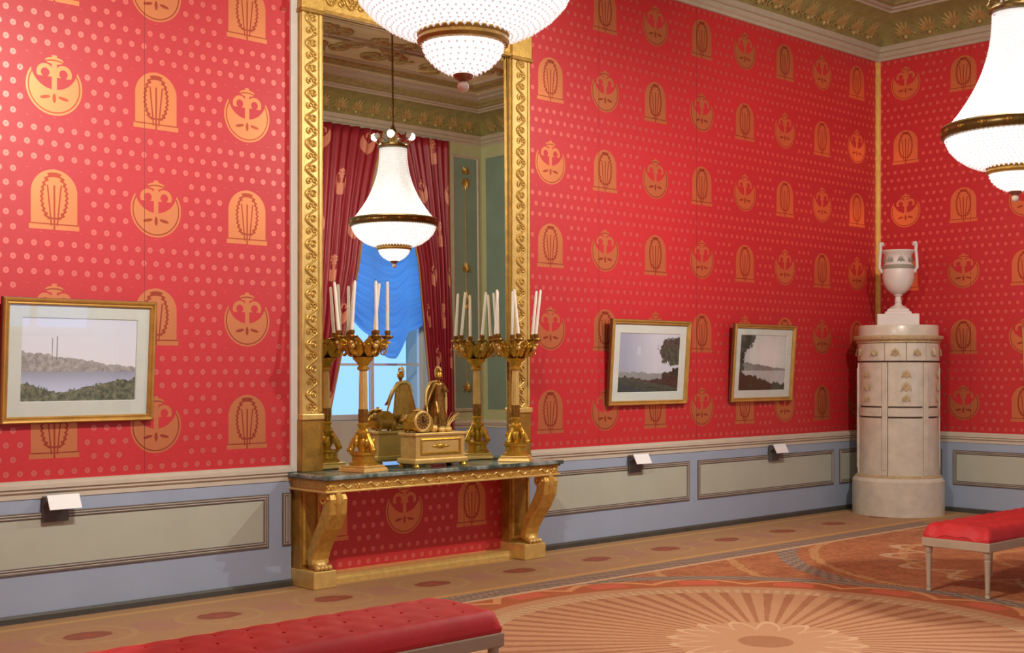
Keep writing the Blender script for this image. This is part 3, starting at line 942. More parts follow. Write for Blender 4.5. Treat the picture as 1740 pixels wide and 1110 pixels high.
for c, lab, far in ((C1, 'gilt candelabrum on the console table, next to the blue-window reflection', 'gilt candelabrum before the blue window reflection'),
                    (C2, 'gilt candelabrum at the console end nearer the two dark landscapes', 'gilt candelabrum nearer the two dark landscapes')):
    rz = .2 if c is C1 else .7
    candelabrum(c, rz, lab)
    lean = [(.10, .03), (-.09, .05), (.05, -.04), (-.03, .10), (.08, .07), (-.12, -.02)]
    random.shuffle(lean)
    for k in range(6):
        a = k * PI / 3 + .26 + rz
        o = bpy.data.objects.new('candle', candle_me); COL.objects.link(o)
        o.location = (c[0] + .18 * cos(a), c[1] + .18 * sin(a), c[2] + 1.035)
        o.rotation_euler = (lean[k][0], lean[k][1], 0)
        tag(o, 'tall white unlit candle in the ' + far, 'candle', 'candles in the ' + far)
        w = bpy.data.objects.new('wick', wick_me); COL.objects.link(w); w.parent = o

# ------------------------------------------------------------------ mantel clock
ck = empty('mantel_clock', (6.265, 7.635, TT))
tag(ck, 'gilt mantel clock with a draped figure and wheel dial on a plinth', 'clock')
G, D, GP = M['ormolu'], M['ormolu_dark'], M['gold_pale']
MB().box(-.27, .27, -.115, .115, .03, .075).build('base_slab', GP, ck, bevel=.012)
for sx in (-1, 1):
    for sy in (-1, 1):
        MB().lathe([(.022, 0), (.03, .012), (.02, .03)], 12, (sx * .235, sy * .085, 0)).build('bun_foot', G, ck, smooth=50)
MB().box(-.245, .245, -.095, .095, .075, .245).build('plinth_block', GP, ck, bevel=.004)
MB().box(-.262, .262, -.108, .108, .245, .268).build('plinth_cornice', GP, ck, bevel=.006)
MB().sweep_frame(-.20, .20, .10, .225, [(0, 0), (0, .008), (.010, .012), (.018, .004), (.018, 0)], -.095).build('plinth_panel', G, ck)
MB().ball((0, -.097, .163), .02, 10, 6, (2.4, .4, .9)).ball((.06, -.097, .163), .014, 8, 5, (2.2, .4, .6)).ball((-.06, -.097, .163), .014, 8, 5, (2.2, .4, .6)).build('plinth_relief', G, ck, smooth=60)
zt = .268
# wheel with the dial
wh = MB()
wx, wz = -.165, zt + .088
ring = [(wx + .072 * cos(2 * PI * k / 28), -.075, wz + .072 * sin(2 * PI * k / 28)) for k in range(29)]
wh.tube(ring, .013, 8, cap=False)
wo = wh.build('wheel_rim', GP, ck, smooth=60)
dl = MB().lathe([(.001, -.006), (.058, -.006), (.062, .006), (.001, .006)], 28).xf(Matrix.Translation((wx, -.074, wz)) @ Matrix.Rotation(PI / 2, 4, 'X'))
do = dl.build('dial', D, ck, smooth=40)
hands = MB().box(wx - .003, wx + .003, -.086, -.083, wz - .005, wz + .042).box(wx - .004, wx + .028, -.086, -.083, wz - .004, wz + .004)
hands.build('clock_hands', M['wick'], do)
for k in range(12):
    a = k * PI / 6
    MB().box(-.0035, .0035, -.0835, -.081, .043, .053).xf(Matrix.Translation((wx, 0, wz)) @ Matrix.Rotation(a, 4, 'Y')).build('hour_mark', GP, do)
# chariot body behind the wheel
MB().prism([(-.24, zt + .03), (-.20, zt + .01), (-.06, zt + .01), (-.03, zt + .05), (-.05, zt + .12), (-.10, zt + .155), (-.16, zt + .16), (-.22, zt + .13), (-.26, zt + .09)], -.055, .06, 'y').build('chariot', G, ck, bevel=.012)
MB().lathe([(.03, 0), (.04, .01), (.012, .02), (.012, .03)], 14, (wx, -.02, zt + .16)).build('chariot_boss', GP, ck, smooth=50)
# rock under the figure
rk = MB()
for (x, y, z, r) in ((.0, 0, .03, .05), (.07, .01, .035, .055), (.13, 0, .025, .045), (.05, -.05, .02, .035), (.11, -.05, .02, .034)):
    rk.ball((x, y, zt + z), r, 9, 6, (1, .9, .8))
rk.build('rockwork', GP, ck, smooth=30)
# draped figure: one continuous body (capsules fused by remeshing)
def capsule(b, p, q, r0, r1, n=10):
    p, q = Vector(p), Vector(q)
    steps = 6; pts = []; rs = []
    for i in range(steps + 1):
        f = i / steps; pts.append(p.lerp(q, f)); rs.append(r0 + (r1 - r0) * f)
    b.tube(pts, rs, n); b.ball(p, r0, 10, 7); b.ball(q, r1, 10, 7)
bd = MB()
fx, fyy, fz = .055, .0, zt + .055
P = lambda x, y, z: (fx + x, fyy + y, fz + z)
capsule(bd, P(0, 0, .18), P(0, 0, .24), .034, .030)          # hips to waist
capsule(bd, P(0, 0, .24), P(.0, 0, .305), .031, .037)        # chest
capsule(bd, P(-.03, 0, .315), P(.03, 0, .315), .022, .022)   # shoulders
capsule(bd, P(0, 0, .32), P(0, -.004, .352), .015, .013)     # neck
bd.ball(P(0, -.006, .378), .026, 12, 9, (.85, 1.0, 1.2))     # head
bd.ball(P(0, -.034, .376), .006, 6, 5, (.7, 1, 1.3))         # nose
capsule(bd, P(-.018, 0, .17), P(-.03, -.03, .09), .030, .022)  # thighs
capsule(bd, P(-.03, -.03, .09), P(-.028, -.005, .005), .020, .013)
capsule(bd, P(.02, 0, .17), P(.028, .0, .09), .030, .022)
capsule(bd, P(.028, 0, .09), P(.03, .012, .005), .020, .013)
capsule(bd, P(-.028, -.018, .0), P(-.03, -.04, -.004), .011, .009)
capsule(bd, P(.03, .0, .0), P(.034, -.025, -.004), .011, .009)
capsule(bd, P(-.04, 0, .312), P(-.085, -.012, .25), .017, .013)  # arm reaching down to the wheel
capsule(bd, P(-.085, -.012, .25), P(-.125, -.02, .17), .013, .009)
capsule(bd, P(.04, 0, .312), P(.072, -.015, .26), .017, .013)
capsule(bd, P(.072, -.015, .26), P(.03, -.05, .275), .013, .009)
for k in range(4):
    capsule(bd, P(-.125 + (k - 1.5) * .004, -.02 + (k - 1.5) * .005, .168), P(-.137 + (k - 1.5) * .004, -.024 + (k - 1.5) * .006, .146), .0042, .0034, 6)
    capsule(bd, P(.03, -.05, .275 + (k - 1.5) * .006), P(.008, -.054, .279 + (k - 1.5) * .006), .0042, .0034, 6)
capsule(bd, P(-.122, -.014, .172), P(-.112, -.03, .158), .0045, .0036, 6)
capsule(bd, P(.03, -.048, .282), P(.018, -.044, .294), .0045, .0036, 6)
fig = bd.build('figure', D, ck)
rm = fig.modifiers.new('fuse', 'REMESH'); rm.mode = 'VOXEL'; rm.voxel_size = .0042; rm.use_smooth_shade = True
# gown, cloak, helmet with plume
gw = MB(); vs = []; nn = 40
prof = [(.062, .0), (.058, .05), (.052, .11), (.044, .17), (.036, .235), (.040, .285), (.036, .31)]
for r, z in prof:
    for k in range(nn):
        a = 2 * PI * k / nn
        rr = r * (1 + .20 * (1 - z / .36) * sin(9 * a + z * 14))
        vs.append(P(rr * cos(a) * 1.05, rr * sin(a) * .9, z))
gw.add(vs, [(i * nn + k, i * nn + (k + 1) % nn, (i + 1) * nn + (k + 1) % nn, (i + 1) * nn + k) for i in range(len(prof) - 1) for k in range(nn)])
gw.build('gown', D, fig, smooth=60)
cl = MB(); vs = []
for i in range(9):
    z = .33 - i * .036
    for k in range(13):
        a = .15 * PI + .7 * PI * k / 12
        rr = (.05 + .008 * i) * (1 + .08 * sin(k * 2.2 + i * .4))
        vs.append(P(rr * cos(a) * 1.3, rr * sin(a) * .9, z))
cl.add(vs, [(i * 13 + k, i * 13 + k + 1, (i + 1) * 13 + k + 1, (i + 1) * 13 + k) for i in range(8) for k in range(12)])
co = cl.build('cloak', M['gold_old'], fig, smooth=60)
so = co.modifiers.new('thick', 'SOLIDIFY'); so.thickness = .005
vl = [P(-.125, -.02, .10), P(-.118, .01, .19), P(-.095, .03, .27), P(-.05, .04, .325), (fx + .01, fyy + .045, fz + .335), P(.06, .035, .31), P(.088, .02, .24), P(.088, .015, .14), P(.075, .01, .04)]
MB().tube(vl, [.006, .011, .014, .014, .014, .014, .014, .012, .008], 8).build('veil', GP, fig, smooth=60)
MB().lathe([(.030, .372), (.030, .392), (.024, .41), (.010, .42), (.001, .422)], 16, P(0, -.002, 0)).build('helmet', G, fig, smooth=50)
MB().tube([P(0, .036, .38), P(0, .034, .42), P(0, .012, .446), P(0, -.018, .44), P(0, -.034, .42)], [.006, .012, .014, .011, .004], 8).build('plume', GP, fig, smooth=60)
# sprigs and lances at the figure's side
sp = MB()
for (dx, dz, ox) in ((.07, .085, 0), (.10, .06, .01), (.05, .10, -.01), (.085, .10, .02), (.11, .09, .01)):
    sp.tube([(.13 + ox, -.02, zt + .05), (.13 + ox + dx * .5, -.025, zt + .05 + dz * .65), (.13 + ox + dx, -.03, zt + .05 + dz)], [.006, .004, .002], 6)
sp.build('sprigs', GP, ck, smooth=60)
# crouching lion beside the chariot (seen in the mirror)
ln = MB()
Q = lambda x, y, z: (-.10 + x, .055 + y, zt + z)
capsule(ln, Q(-.09, 0, .06), Q(.02, 0, .055), .038, .032)
capsule(ln, Q(-.09, 0, .06), Q(-.125, -.005, .095), .034, .028)
ln.ball(Q(-.145, -.01, .11), .030, 12, 8)
capsule(ln, Q(-.15, -.012, .105), Q(-.178, -.016, .095), .017, .013)
for s in (-1, 1):
    capsule(ln, Q(-.10, s * .02, .04), Q(-.12, s * .022, .006), .016, .012)
    capsule(ln, Q(.02, s * .02, .045), Q(.0, s * .026, .006), .022, .012)
    ln.ball(Q(-.138, s * .022, .135), .010, 8, 6)
capsule(ln, Q(.05, 0, .06), Q(.09, .01, .03), .008, .006)
lo = ln.build('lion', M['gold_old'], ck)
rm = lo.modifiers.new('fuse', 'REMESH'); rm.mode = 'VOXEL'; rm.voxel_size = .0045; rm.use_smooth_shade = True

# ------------------------------------------------------------------ framed prints
def picture(label, which, W, H, loc, rz, lean, mount):
    e = empty('framed_picture', loc, rz, lean)
    tag(e, label, 'picture', 'framed landscapes hung along the red walls')
    fw = .042
    prof = [(0, 0), (0, .034), (.008, .044), (.018, .040), (.026, .030), (.034, .034), (fw, .026), (fw, 0)]
    MB().sweep_frame(-W / 2, W / 2, 0, H, prof).build('frame', M['frame_gold'], e)
    MB().sweep_frame(-W / 2 - .004, W / 2 + .004, -.004, H + .004, [(0, 0), (0, .028), (.006, .03), (.006, 0)]).build('frame_edge', M['frame_dark'], e)
    mt, mb_, ms = mount
    MB().sweep_frame(-W / 2 + fw, W / 2 - fw, fw, H - fw, [(0, .006), (0, .014), (0.0001, .014)]).build('mount_rebate', M['frame_dark'], e)
    # mount board as four strips with a bevelled window
    x0, x1, z0, z1 = -W / 2 + fw - .004, W / 2 - fw + .004, fw - .004, H - fw + .004
    a0, a1, b0, b1 = x0 + ms, x1 - ms, z0 + mb_, z1 - mt
    vs = [(x0, -.016, z0), (x1, -.016, z0), (x1, -.016, z1), (x0, -.016, z1), (a0, -.016, b0), (a1, -.016, b0), (a1, -.016, b1), (a0, -.016, b1),
          (a0 + .005, -.011, b0 + .005), (a1 - .005, -.011, b0 + .005), (a1 - .005, -.011, b1 - .005), (a0 + .005, -.011, b1 - .005)]
    fs = [(k, (k + 1) % 4, 4 + (k + 1) % 4, 4 + k) for k in range(4)] + [(4 + k, 4 + (k + 1) % 4, 8 + (k + 1) % 4, 8 + k) for k in range(4)]
    MB().add(vs, fs).build('mount', M['mount'], e)
    pw, ph = a1 - a0, b1 - b0
    MB().box(-pw / 2, pw / 2, -.010, -.004, 0, ph).build('print', print_mat('print_' + which, which.split('_')[0], pw, ph), e, loc=((a0 + a1) / 2, 0, b0))
    MB().box(-W / 2 + .004, W / 2 - .004, -.004, -.001, .004, H - .004).build('back_board', M['frame_dark'], e)
    MB().box(x0 + .004, x1 - .004, -.0215, -.020, z0 + .004, z1 - .004).build('glass', M['glass_front'], e)
    return e
LEAN = math.radians(4.2)
PZ = 1.25
picture('pale harbour landscape in a wide gilt frame on the bright wall beside the pier mirror', 'harbour', 1.02, .79, (3.525, Y1 - .012, PZ), 0, LEAN, (.082, .095, .085))
picture('framed landscape with a dark oak and grey-blue sky above the dado', 'oak', 1.12, .80, (9.11, Y1 - .012, PZ), 0, LEAN, (.085, .08, .088))
picture('framed landscape with a cream sky and dark tree, close to the stove', 'lake', 1.06, .80, (10.91, Y1 - .012, PZ), 0, LEAN, (.07, .075, .088))
picture('framed landscape on the end wall behind the stove corner', 'lake_two', 1.10, .80, (X1 - .012, 5.60, PZ), -PI / 2, LEAN, (.07, .075, .088))

# ------------------------------------------------------------------ caption holders on the dado
def caption(loc, label):
    e = empty('caption_holder', loc)
    tag(e, label, 'label', 'caption holders under the pictures')
    MB().prism([(0, 0), (-.012, 0), (-.012, .10), (-.06, .135), (-.06, .155), (0, .165)], -.085, .085, 'x').build('bracket', M['label_block'], e)
    cdm = MB().box(-.105, .105, -.003, .003, 0, .10).xf(Matrix.Translation((0.03, -.098, .085)) @ Matrix.Rotation(math.radians(-28), 4, 'X'))
    cdm.build('card', M['label_card'], e)
YL = Y1 - DT - .018
caption((3.36, YL, .62), 'white caption card on a grey holder below the pale harbour picture')
caption((8.90, YL, .62), 'white caption card on a grey holder below the dark oak landscape')
caption((11.10, YL, .62), 'white caption card on a grey holder below the cream-sky landscape')

# ------------------------------------------------------------------ tiled stove and urn
SC = (12.62, 7.31, 0)
st = empty('tiled_stove', SC)
tag(st, 'round white tiled stove standing in the corner of the red room', 'stove')
MB().lathe([(.49, 0), (.49, .37), (.475, .385), (.47, .40), (.44, .425), (.40, .43)], 56).build('base', M['white_glaze'], st, smooth=35)
MB().lathe([(.455, .40), (.462, .415), (.43, .44), (.42, .44)], 56).build('base_moulding', M['glaze_gilt'], st, smooth=35)
MB().lathe([(.405, .42), (.405, 1.90)], 48).build('core', M['glaze_grout'], st, smooth=35)
def curved_tile(r0, r1, a0, a1, z0, z1, n=6):
    b = MB(); vs = []
    for r in (r0, r1):
        for z in (z0, z1):
            for k in range(n + 1):
                a = a0 + (a1 - a0) * k / n
                vs.append((r * cos(a), r * sin(a), z))
    m = n + 1; fs = []
    for k in range(n):
        fs.append((2 * m + k, 2 * m + k + 1, 3 * m + k + 1, 3 * m + k))
        fs.append((m + k, m + k + 1, 3 * m + k + 1, 3 * m + k)); fs.append((k, k + 1, 2 * m + k + 1, 2 * m + k))
    fs.append((0, m, 3 * m, 2 * m)); fs.append((n, m + n, 3 * m + n, 2 * m + n))
    return b.add(vs, fs)
rows = [(.44, 1.055, .426), (1.075, 1.165, .432), (1.185, 1.655, .426)]
face = math.atan2(-SC[1], -SC[0])       # direction towards the camera
NT = 6
A0 = face - .33                          # pilaster strip angle
for z0, z1, r in rows:
    for k in range(NT):
        a = A0 + k * 2 * PI / NT + .085; b = A0 + (k + 1) * 2 * PI / NT - .085
        curved_tile(.40, r, a, b, z0, z1, 8).build('tile', M['white_glaze'], st, smooth=35)
for k in range(NT):
    a = A0 + k * 2 * PI / NT
    for z0, z1 in ((.44, 1.655),):
        curved_tile(.40, .438, a - .07, a + .07, z0, z1, 4).build('pilaster_tile', M['white_glaze'], st, smooth=35)
        curved_tile(.43, .445, a - .045, a + .045, z0 + .06, z1 - .06, 4).build('pilaster_panel', M['white_glaze'], st, smooth=35)
for k in range(12):
    a = A0 + k * 2 * PI / 12
    curved_tile(.40, .434, a + .008, a + 2 * PI / 12 - .008, 1.675, 1.865, 5).build('frieze_tile', M['white_glaze'], st, smooth=35)
pal2 = palmette_mb(.085, 7, 0, .016).mesh('frieze_relief', 50); pal2.materials.append(M['glaze_gilt'])
for k in range(12):
    a = A0 + (k + .5) * 2 * PI / 12
    o = bpy.data.objects.new('frieze_relief', pal2); COL.objects.link(o); o.parent = st
    o.location = (.436 * cos(a), .436 * sin(a), 1.735); o.rotation_euler = (0, 0, a + PI / 2)
# painted-relief sprays on the upper tiles
for k in range(NT):
    a = A0 + (k + .5) * 2 * PI / NT
    for zz, s in ((1.24, 1.0), (1.36, 1.2), (1.50, 1.1)):
        o = bpy.data.objects.new('tile_relief', pal2); COL.objects.link(o); o.parent = st
        o.location = (.427 * cos(a), .427 * sin(a), zz); o.rotation_euler = (0, 0, a + PI / 2); o.scale = (s, .6, s)
MB().lathe([(.40, 1.865), (.445, 1.87), (.445, 1.885), (.475, 1.91), (.48, 1.935), (.47, 1.945), (.42, 1.95)], 56).build('cornice', M['glaze_gilt'], st, smooth=35)
MB().lathe([(.425, 1.945), (.425, 2.05), (.418, 2.062), (.001, 2.062)], 56).build('top_slab', M['white_glaze'], st, smooth=35)

un = empty('urn', (SC[0], SC[1], 2.062), face + PI / 2)
tag(un, 'white two-handled urn standing on top of the tiled stove', 'urn')
MB().box(-.22, .22, -.22, .22, 0, .125).build('urn_plinth', M['urn'], un, bevel=.006)
MB().frust(0, 0, .145, .145, .125, .135, .135, .155).frust(0, 0, .12, .12, .155, .11, .11, .185).build('urn_step', M['urn'], un, bevel=.005)
MB().lathe([(.10, .185), (.085, .205), (.045, .225), (.034, .25), (.042, .262), (.034, .275), (.03, .32), (.05, .335), (.045, .345)], 32).build('foot', M['urn'], un, smooth=40)
MB().lathe([(.03, .34), (.07, .355), (.12, .40), (.155, .46), (.17, .53), (.17, .60), (.165, .625)], 40).build('bowl', M['urn'], un, smooth=40)
MB().lathe([(.165, .622), (.17, .63), (.17, .66), (.16, .668)], 40).build('band', M['urn_band'], un, smooth=40)
MB().lathe([(.16, .665), (.145, .69), (.14, .74), (.15, .79), (.175, .81), (.178, .825), (.17, .832), (.13, .83), (.12, .80), (.001, .79)], 40).build('neck', M['urn'], un, smooth=40)
for s in (-1, 1):
    hd = MB().tube([(s * .168, 0, .60), (s * .20, 0, .64), (s * .195, 0, .74), (s * .185, 0, .84), (s * .190, 0, .895)], [.016, .018, .017, .018, .02], 10)
    hd.tube([(s * .19, 0, .895), (s * .185, 0, .915), (s * .165, 0, .915), (s * .158, 0, .895), (s * .165, 0, .882)], [.018, .017, .015, .012, .008], 8)
    hd.ball((s * .172, 0, .60), .024, 10, 6)
    hd.build('handle', M['urn'], un, smooth=60)
rel = palmette_mb(.07, 5, 0, .012).mesh('neck_relief', 50); rel.materials.append(M['urn_band'])
for k in range(8):
    a = k * PI / 4 + .2
    o = bpy.data.objects.new('neck_relief', rel); COL.objects.link(o); o.parent = un
    o.location = (.143 * cos(a), .143 * sin(a), .705); o.rotation_euler = (0, 0, a + PI / 2)

# ------------------------------------------------------------------ benches
def bench(loc, L, label, tuft):
    e = empty('bench', loc)
    tag(e, label, 'bench', 'red upholstered benches along the middle of the room')
    Dp = .50
    # cushion with buttoned dimples
    nx, ny = int(L / .028), 20
    b = MB(); vs = []
    tx = .155
    def top(x, y):
        ex = min(1, (L / 2 - abs(x)) / .05); ey = min(1, (Dp / 2 - abs(y)) / .05)
        ex, ey = max(0, ex), max(0, ey)
        rim = (1 - (1 - ex) ** 2) ** .5 * (1 - (1 - ey) ** 2) ** .5
        dim = 0
        for j in range(3):
            yb = (j - 1) * .155
            off = .5 * (j % 2)
            i = round(x / tx - off); dx = x - (i + off) * tx; dy = y - yb
            dim = max(dim, math.exp(-(dx * dx + dy * dy) / .0016))
        return .405 + .085 * rim + .012 * (1 - (2 * y / Dp) ** 2) - tuft * dim
    for j in range(ny + 1):
        y = -Dp / 2 + Dp * (0.5 - 0.5 * cos(PI * j / ny))
        for i in range(nx + 1):
            x = -L / 2 + L * i / nx
            vs.append((x, y, top(x, y)))
    m = nx + 1
    fs = [(j * m + i, j * m + i + 1, (j + 1) * m + i + 1, (j + 1) * m + i) for j in range(ny) for i in range(nx)]
    b.add(vs, fs)
    cu = b.build('cushion', M['bench_red'], e, smooth=80)
    MB().box(-L / 2 + .004, L / 2 - .004, -Dp / 2 + .004, Dp / 2 - .004, .385, .412).build('cushion_base', M['bench_red'], e, bevel=.006)
    bt = MB().ball((0, 0, 0), .010, 8, 5, (1, 1, .5)).mesh('button', 60); bt.materials.append(M['bench_button'])
    for j in range(3):
        off = .5 * (j % 2)
        k = int(L / 2 / tx)
        for i in range(-k, k + 1):
            x = (i + off) * tx
            if abs(x) > L / 2 - .06: continue
            o = bpy.data.objects.new('button', bt); COL.objects.link(o); o.parent = cu
            o.location = (x, (j - 1) * .155, top(x, (j - 1) * .155) + .003)
    MB().box(-L / 2 - .005, L / 2 + .005, -Dp / 2 - .005, Dp / 2 + .005, .325, .388).build('seat_rail', M['bench_wood'], e, bevel=.006)
    lg = MB().lathe([(.012, 0), (.018, .004), (.018, .02), (.012, .028), (.017, .04), (.015, .05), (.021, .24), (.024, .262), (.018, .27), (.026, .282), (.026, .325)], 16, flute=0).mesh('leg', 40)
    lg.materials.append(M['bench_wood'])
    n = max(2, round(L / .94) + 1)
    for i in range(n):
        x = -L / 2 + .035 + (L - .07) * i / (n - 1)
        for y in (-Dp / 2 + .03, Dp / 2 - .03):
            o = bpy.data.objects.new('leg', lg); COL.objects.link(o); o.parent = e; o.location = (x, y, 0)
            MB().box(x - .028, x + .028, y - .028, y + .028, .318, .387).build('leg_block', M['bench_wood'], e, bevel=.004)
    return e
bench((2.52, 4.52, 0), 2.80, 'long red bench whose rounded seat end points to the carpet sunburst before the console', .012)
bench((9.75, 4.38, 0), 2.85, 'red buttoned bench on slim cream legs standing before the tiled stove', .040)

# ------------------------------------------------------------------ chandeliers
def chandelier(loc, label, spots):
    """loc = point of the ceiling hook projected down to z=0"""
    e = empty('chandelier', (loc[0], loc[1], 2.81))
    tag(e, label, 'chandelier', 'crystal bead chandeliers hanging in a row')
    Z = lambda z: z - 2.85
    # finial
    MB().lathe([(.012, Z(2.885)), (.04, Z(2.90)), (.045, Z(2.915)), (.03, Z(2.925))], 20).build('finial_cap', M['copper'], e, smooth=40)
    MB().ball((0, 0, Z(2.865)), .026, 14, 10).build('finial_drop', M['crystal'], e, smooth=60)
    # small bowl
    sb = [(.03, 2.915), (.085, 2.935), (.13, 2.965), (.165, 3.005), (.182, 3.05)]
    MB().lathe([(r, Z(z)) for r, z in sb], 40).build('lower_bowl', M['glow'], e, smooth=60)
    MB().lathe([(.180, Z(3.04)), (.196, Z(3.045)), (.202, Z(3.06)), (.197, Z(3.075)), (.204, Z(3.09)), (.20, Z(3.10)), (.18, Z(3.105))], 40).build('lower_ring', M['gold_old'], e, smooth=40)
    bb = [(.19, 3.085), (.26, 3.10), (.33, 3.13), (.40, 3.18), (.45, 3.235), (.48, 3.30), (.485, 3.33)]
    MB().lathe([(r - .012, Z(z + .006)) for r, z in bb], 48).build('main_bowl', M['glow'], e, smooth=60)
    MB().lathe([(.475, Z(3.308)), (.502, Z(3.312)), (.512, Z(3.328)), (.502, Z(3.342)), (.502, Z(3.37)), (.512, Z(3.385)), (.50, Z(3.398)), (.465, Z(3.40))], 56).build('main_ring', M['bronze'], e, smooth=40)
    orn = MB().ball((0, 0, 0), .016, 8, 5, (1.2, .7, 1))
    for s in (-1, 1): orn.ball((s * .024, 0, 0), .010, 6, 4, (1.2, .7, 1))
    orn = orn.mesh('ring_ornament', 60); orn.materials.append(M['gold_old'])
    for k in range(18):
        a = k * 2 * PI / 18
        o = bpy.data.objects.new('ring_ornament', orn); COL.objects.link(o); o.parent = e
        o.location = (.504 * cos(a), .504 * sin(a), Z(3.356)); o.rotation_euler = (0, 0, a + PI / 2)
    # tent
    def tent(f): return .155 + .315 * (1 - f) ** 2.3, 3.385 + (4.22 - 3.385) * f
    MB().lathe([(tent(k / 16)[0] - .02, Z(tent(k / 16)[1])) for k in range(17)], 48).build('tent_lining', M['glow_tent'], e, smooth=60)
    bs_ = MB(); ns = 84
    for k in range(ns):
        a = 2 * PI * k / ns
        for q in range(42):
            f = q / 41; r, z = tent(f)
            bs_.octa((r * cos(a), r * sin(a), Z(z)), .0105 - .003 * f)
    o = bs_.build('tent_bead_strands', M['beads'], e); o['kind'] = 'stuff'
    bs_ = MB(); ns = 96
    def bead_run(prof, nseg):
        L = [0]
        for (r0, z0), (r1, z1) in zip(prof, prof[1:]): L.append(L[-1] + math.hypot(r1 - r0, z1 - z0))
        out = []
        for q in range(nseg):
            s = L[-1] * q / (nseg - 1)
            for i in range(len(prof) - 1):
                if s <= L[i + 1] + 1e-9:
                    g = (s - L[i]) / (L[i + 1] - L[i]); out.append((prof[i][0] + (prof[i + 1][0] - prof[i][0]) * g, prof[i][1] + (prof[i + 1][1] - prof[i][1]) * g)); break
        return out
    for prof, nseg, rad, scale in ((bb, 17, .010, 1), (sb, 9, .009, 1)):
        for (r, z) in bead_run(prof, nseg):
            n = max(8, int(2 * PI * r / .034))
            for k in range(n):
                a = 2 * PI * k / n
                bs_.octa((r * cos(a), r * sin(a), Z(z) - .004), rad)
    o = bs_.build('bowl_bead_rows', M['beads'], e); o['kind'] = 'stuff'
    # crown, rod, ceiling rose
    MB().lathe([(.14, Z(4.205)), (.175, Z(4.215)), (.18, Z(4.235)), (.17, Z(4.25)), (.16, Z(4.262)), (.05, Z(4.27)), (.03, Z(4.36)), (.05, Z(4.40)), (.02, Z(4.46)), (.014, Z(4.48))], 36).build('crown', M['bronze'], e, smooth=40)
    MB().lathe([(.011, Z(4.47)), (.011, Z(5.74))], 10).build('rod', M['bronze'], e, smooth=40)
    MB().lathe([(.012, Z(5.68)), (.05, Z(5.72)), (.09, Z(5.78)), (.10, Z(5.819))], 24).build('ceiling_rose', M['bronze'], e, smooth=40)
    cd = MB()
    for k in range(10):
        a = 2 * PI * k / 10
        cd.tube([(.17 * cos(a), .17 * sin(a), Z(4.255)), (.195 * cos(a), .195 * sin(a), Z(4.285)), (.175 * cos(a), .175 * sin(a), Z(4.32))], [.008, .007, .003], 6)
    cd.build('crown_leaves', M['bronze'], e, smooth=50)
    # little spot heads on the crown
    for (az, tilt, w, cone) in spots:
        c = (.20 * cos(az), .20 * sin(az), Z(4.35))
        dirv = Vector((cos(az) * cos(tilt), sin(az) * cos(tilt), -sin(tilt)))
        rot = dirv.to_track_quat('-Z', 'Y')
        h = MB().lathe([(.012, .05), (.030, .045), (.036, 0), (.036, -.012), (.034, -.012), (.032, -.004)], 18).build('spot_head', M['win_white'], e, smooth=40, loc=c)
        h.rotation_mode = 'QUATERNION'; h.rotation_quaternion = rot
        MB().ball((0, 0, -.014), .034, 14, 8).build('spot_bulb', M['lens'], h, smooth=60)
        MB().tube([(.0, 0, .05), (0, 0, .07)], .008, 6).build('spot_stem', M['bronze'], h)
        MB().tube([(c[0] * .4, c[1] * .4, Z(4.30)), (c[0] * .8, c[1] * .8, Z(4.37)), (c[0], c[1], Z(4.36))], .007, 6).build('spot_arm', M['bronze'], e)
        if w > 0:
            l = bpy.data.lights.new('spot_lamp_offscreen', 'SPOT'); l.energy = w; l.color = (1.0, .95, .88)
            l.spot_size = cone; l.spot_blend = .8; l.shadow_soft_size = .025
            lo = bpy.data.objects.new('spot_lamp_offscreen', l); COL.objects.link(lo); lo.parent = e
            lo.location = (c[0] + dirv.x * .056, c[1] + dirv.y * .056, c[2] + dirv.z * .056)
            lo.rotation_mode = 'QUATERNION'; lo.rotation_quaternion = rot
            l = bpy.data.lights.new('bulb_lamp_offscreen', 'POINT'); l.energy = BULB_W; l.color = (1.0, .95, .86); l.shadow_soft_size = .040
            lo = bpy.data.objects.new('bulb_lamp_offscreen', l); COL.objects.link(lo); lo.parent = e
            lo.location = (c[0] + dirv.x * .014, c[1] + dirv.y * .014, c[2] + dirv.z * .014)
    return e
R = math.radians
HEADS = [(R(a), R(30), SPOT_W, R(140)) for a in (45, 135, 225, 315)]
chandelier((8.90, 4.22), 'white crystal chandelier hanging before the end wall near the stove', HEADS)
chandelier((3.60, 4.18), 'white crystal chandelier hanging before the pier mirror top', HEADS)

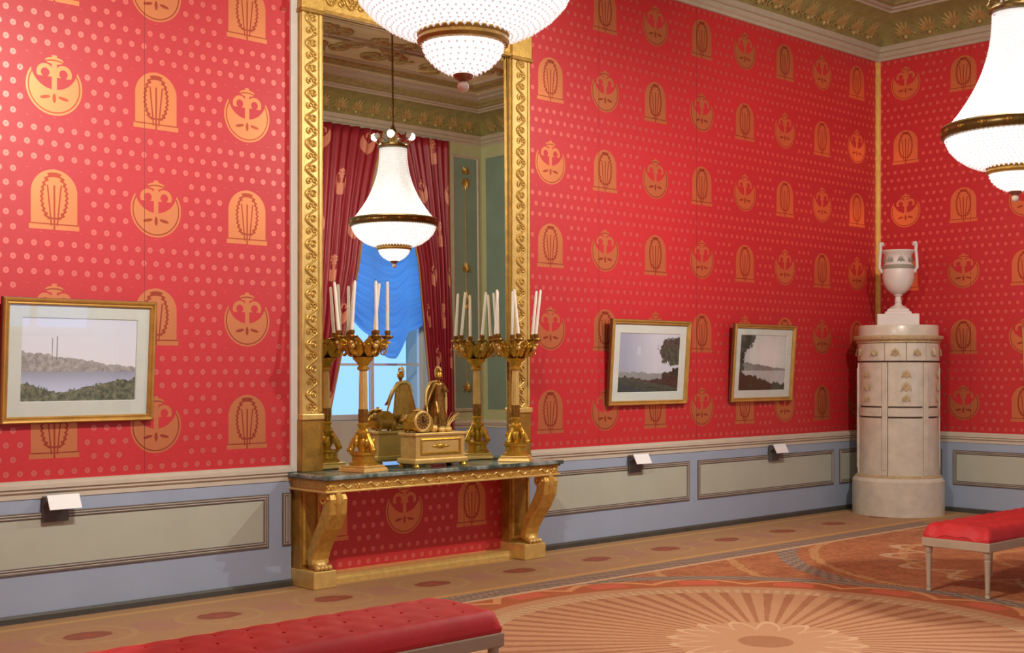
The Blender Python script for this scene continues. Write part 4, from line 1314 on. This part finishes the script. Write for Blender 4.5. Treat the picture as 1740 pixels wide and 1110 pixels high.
# ------------------------------------------------------------------ curtains and blue blind (seen in the mirror)
def curtain(name, outer, inner_top, inner_mid, inner_low, label, bay):
    """inner_* = x of the inner edge at z 5.1, 3.2, 1.0"""
    b = MB(); nu, nv = 72, 40; vs = []; uv = []
    z0, z1 = .03, 5.16
    sgn = 1 if inner_top > outer else -1
    for j in range(nv + 1):
        z = z0 + (z1 - z0) * j / nv
        if z > 3.2: t = (z - 3.2) / 1.96; xi = inner_mid + (inner_top - inner_mid) * t ** 1.2
        else: t = max(0, (3.2 - z) / 2.2); xi = inner_mid + (inner_low - inner_mid) * min(1.15, t)
        for i in range(nu + 1):
            f = i / nu
            x = outer + (xi - outer) * f
            am = .028 + .02 * (z1 - z) / z1
            y = Y0 + .11 + am * sin(f * 2 * PI * 9 + .4 * sin(z * 1.3)) + .012 * sin(f * 41 + z)
            vs.append((x, y, z)); uv.append((f * 2.2, z))
    m = nu + 1
    b.add(vs, [(j * m + i, j * m + i + 1, (j + 1) * m + i + 1, (j + 1) * m + i) for j in range(nv) for i in range(nu)])
    o = b.build(name, M['curtain'], None, smooth=80)
    ul = o.data.uv_layers.new(name='UVMap')
    for lp in o.data.loops: ul.data[lp.index].uv = uv[lp.vertex_index]
    so = o.modifiers.new('thick', 'SOLIDIFY'); so.thickness = .006
    fr = MB().tube([vs[j * m + nu] for j in range(nv + 1)], .014, 6)
    fr.build('fringe', M['fringe'], o, smooth=60)
    tag(o, label, 'curtain', 'crimson curtains at the windows')
    return o
def blind(xc, w, label):
    b = MB(); nu, nv = 60, 80; vs = []
    for j in range(nv + 1):
        g = j / nv
        for i in range(nu + 1):
            f = i / nu; u = (f - .5) * 2
            col = abs(sin(PI * 2.5 * f))
            zb = 2.0 + .85 * max(0, abs(u - .15) - .12) ** 1.1
            z = 4.1 + (zb - 4.1) * g
            sw = .16 * col
            y = .64 + .045 * sin(g * 2 * PI * 12) * (.4 + .6 * g) * (.25 + .75 * col) + .05 * col
            vs.append((xc + u * w / 2, y, z - sw * g))
    m = nu + 1
    b.add(vs, [(j * m + i, j * m + i + 1, (j + 1) * m + i + 1, (j + 1) * m + i) for j in range(nv) for i in range(nu)])
    o = b.build('festoon_blind', M['blind'], None, smooth=80)
    tag(o, label, 'blind', 'blue festoon blinds at the windows')
    return o
curtain('curtain', 9.75, 11.22, 10.78, 10.22, 'crimson curtain with gold motifs on the window-wall side away from the green pier', 0)
curtain('curtain', 12.47, 11.26, 11.88, 12.10, 'crimson curtain with gold motifs next to the green painted pier', 0)
blind(11.42, 1.70, 'blue silk festoon blind gathered over the window reflected in the mirror')
curtain('curtain', 4.60, 6.05, 5.60, 5.30, 'crimson curtain of the middle window, on the bay side', 1)
curtain('curtain', 7.30, 6.10, 6.75, 7.05, 'crimson curtain of the middle window, on the end-wall side', 1)
blind(6.22, 1.70, 'blue silk festoon blind of the middle window')
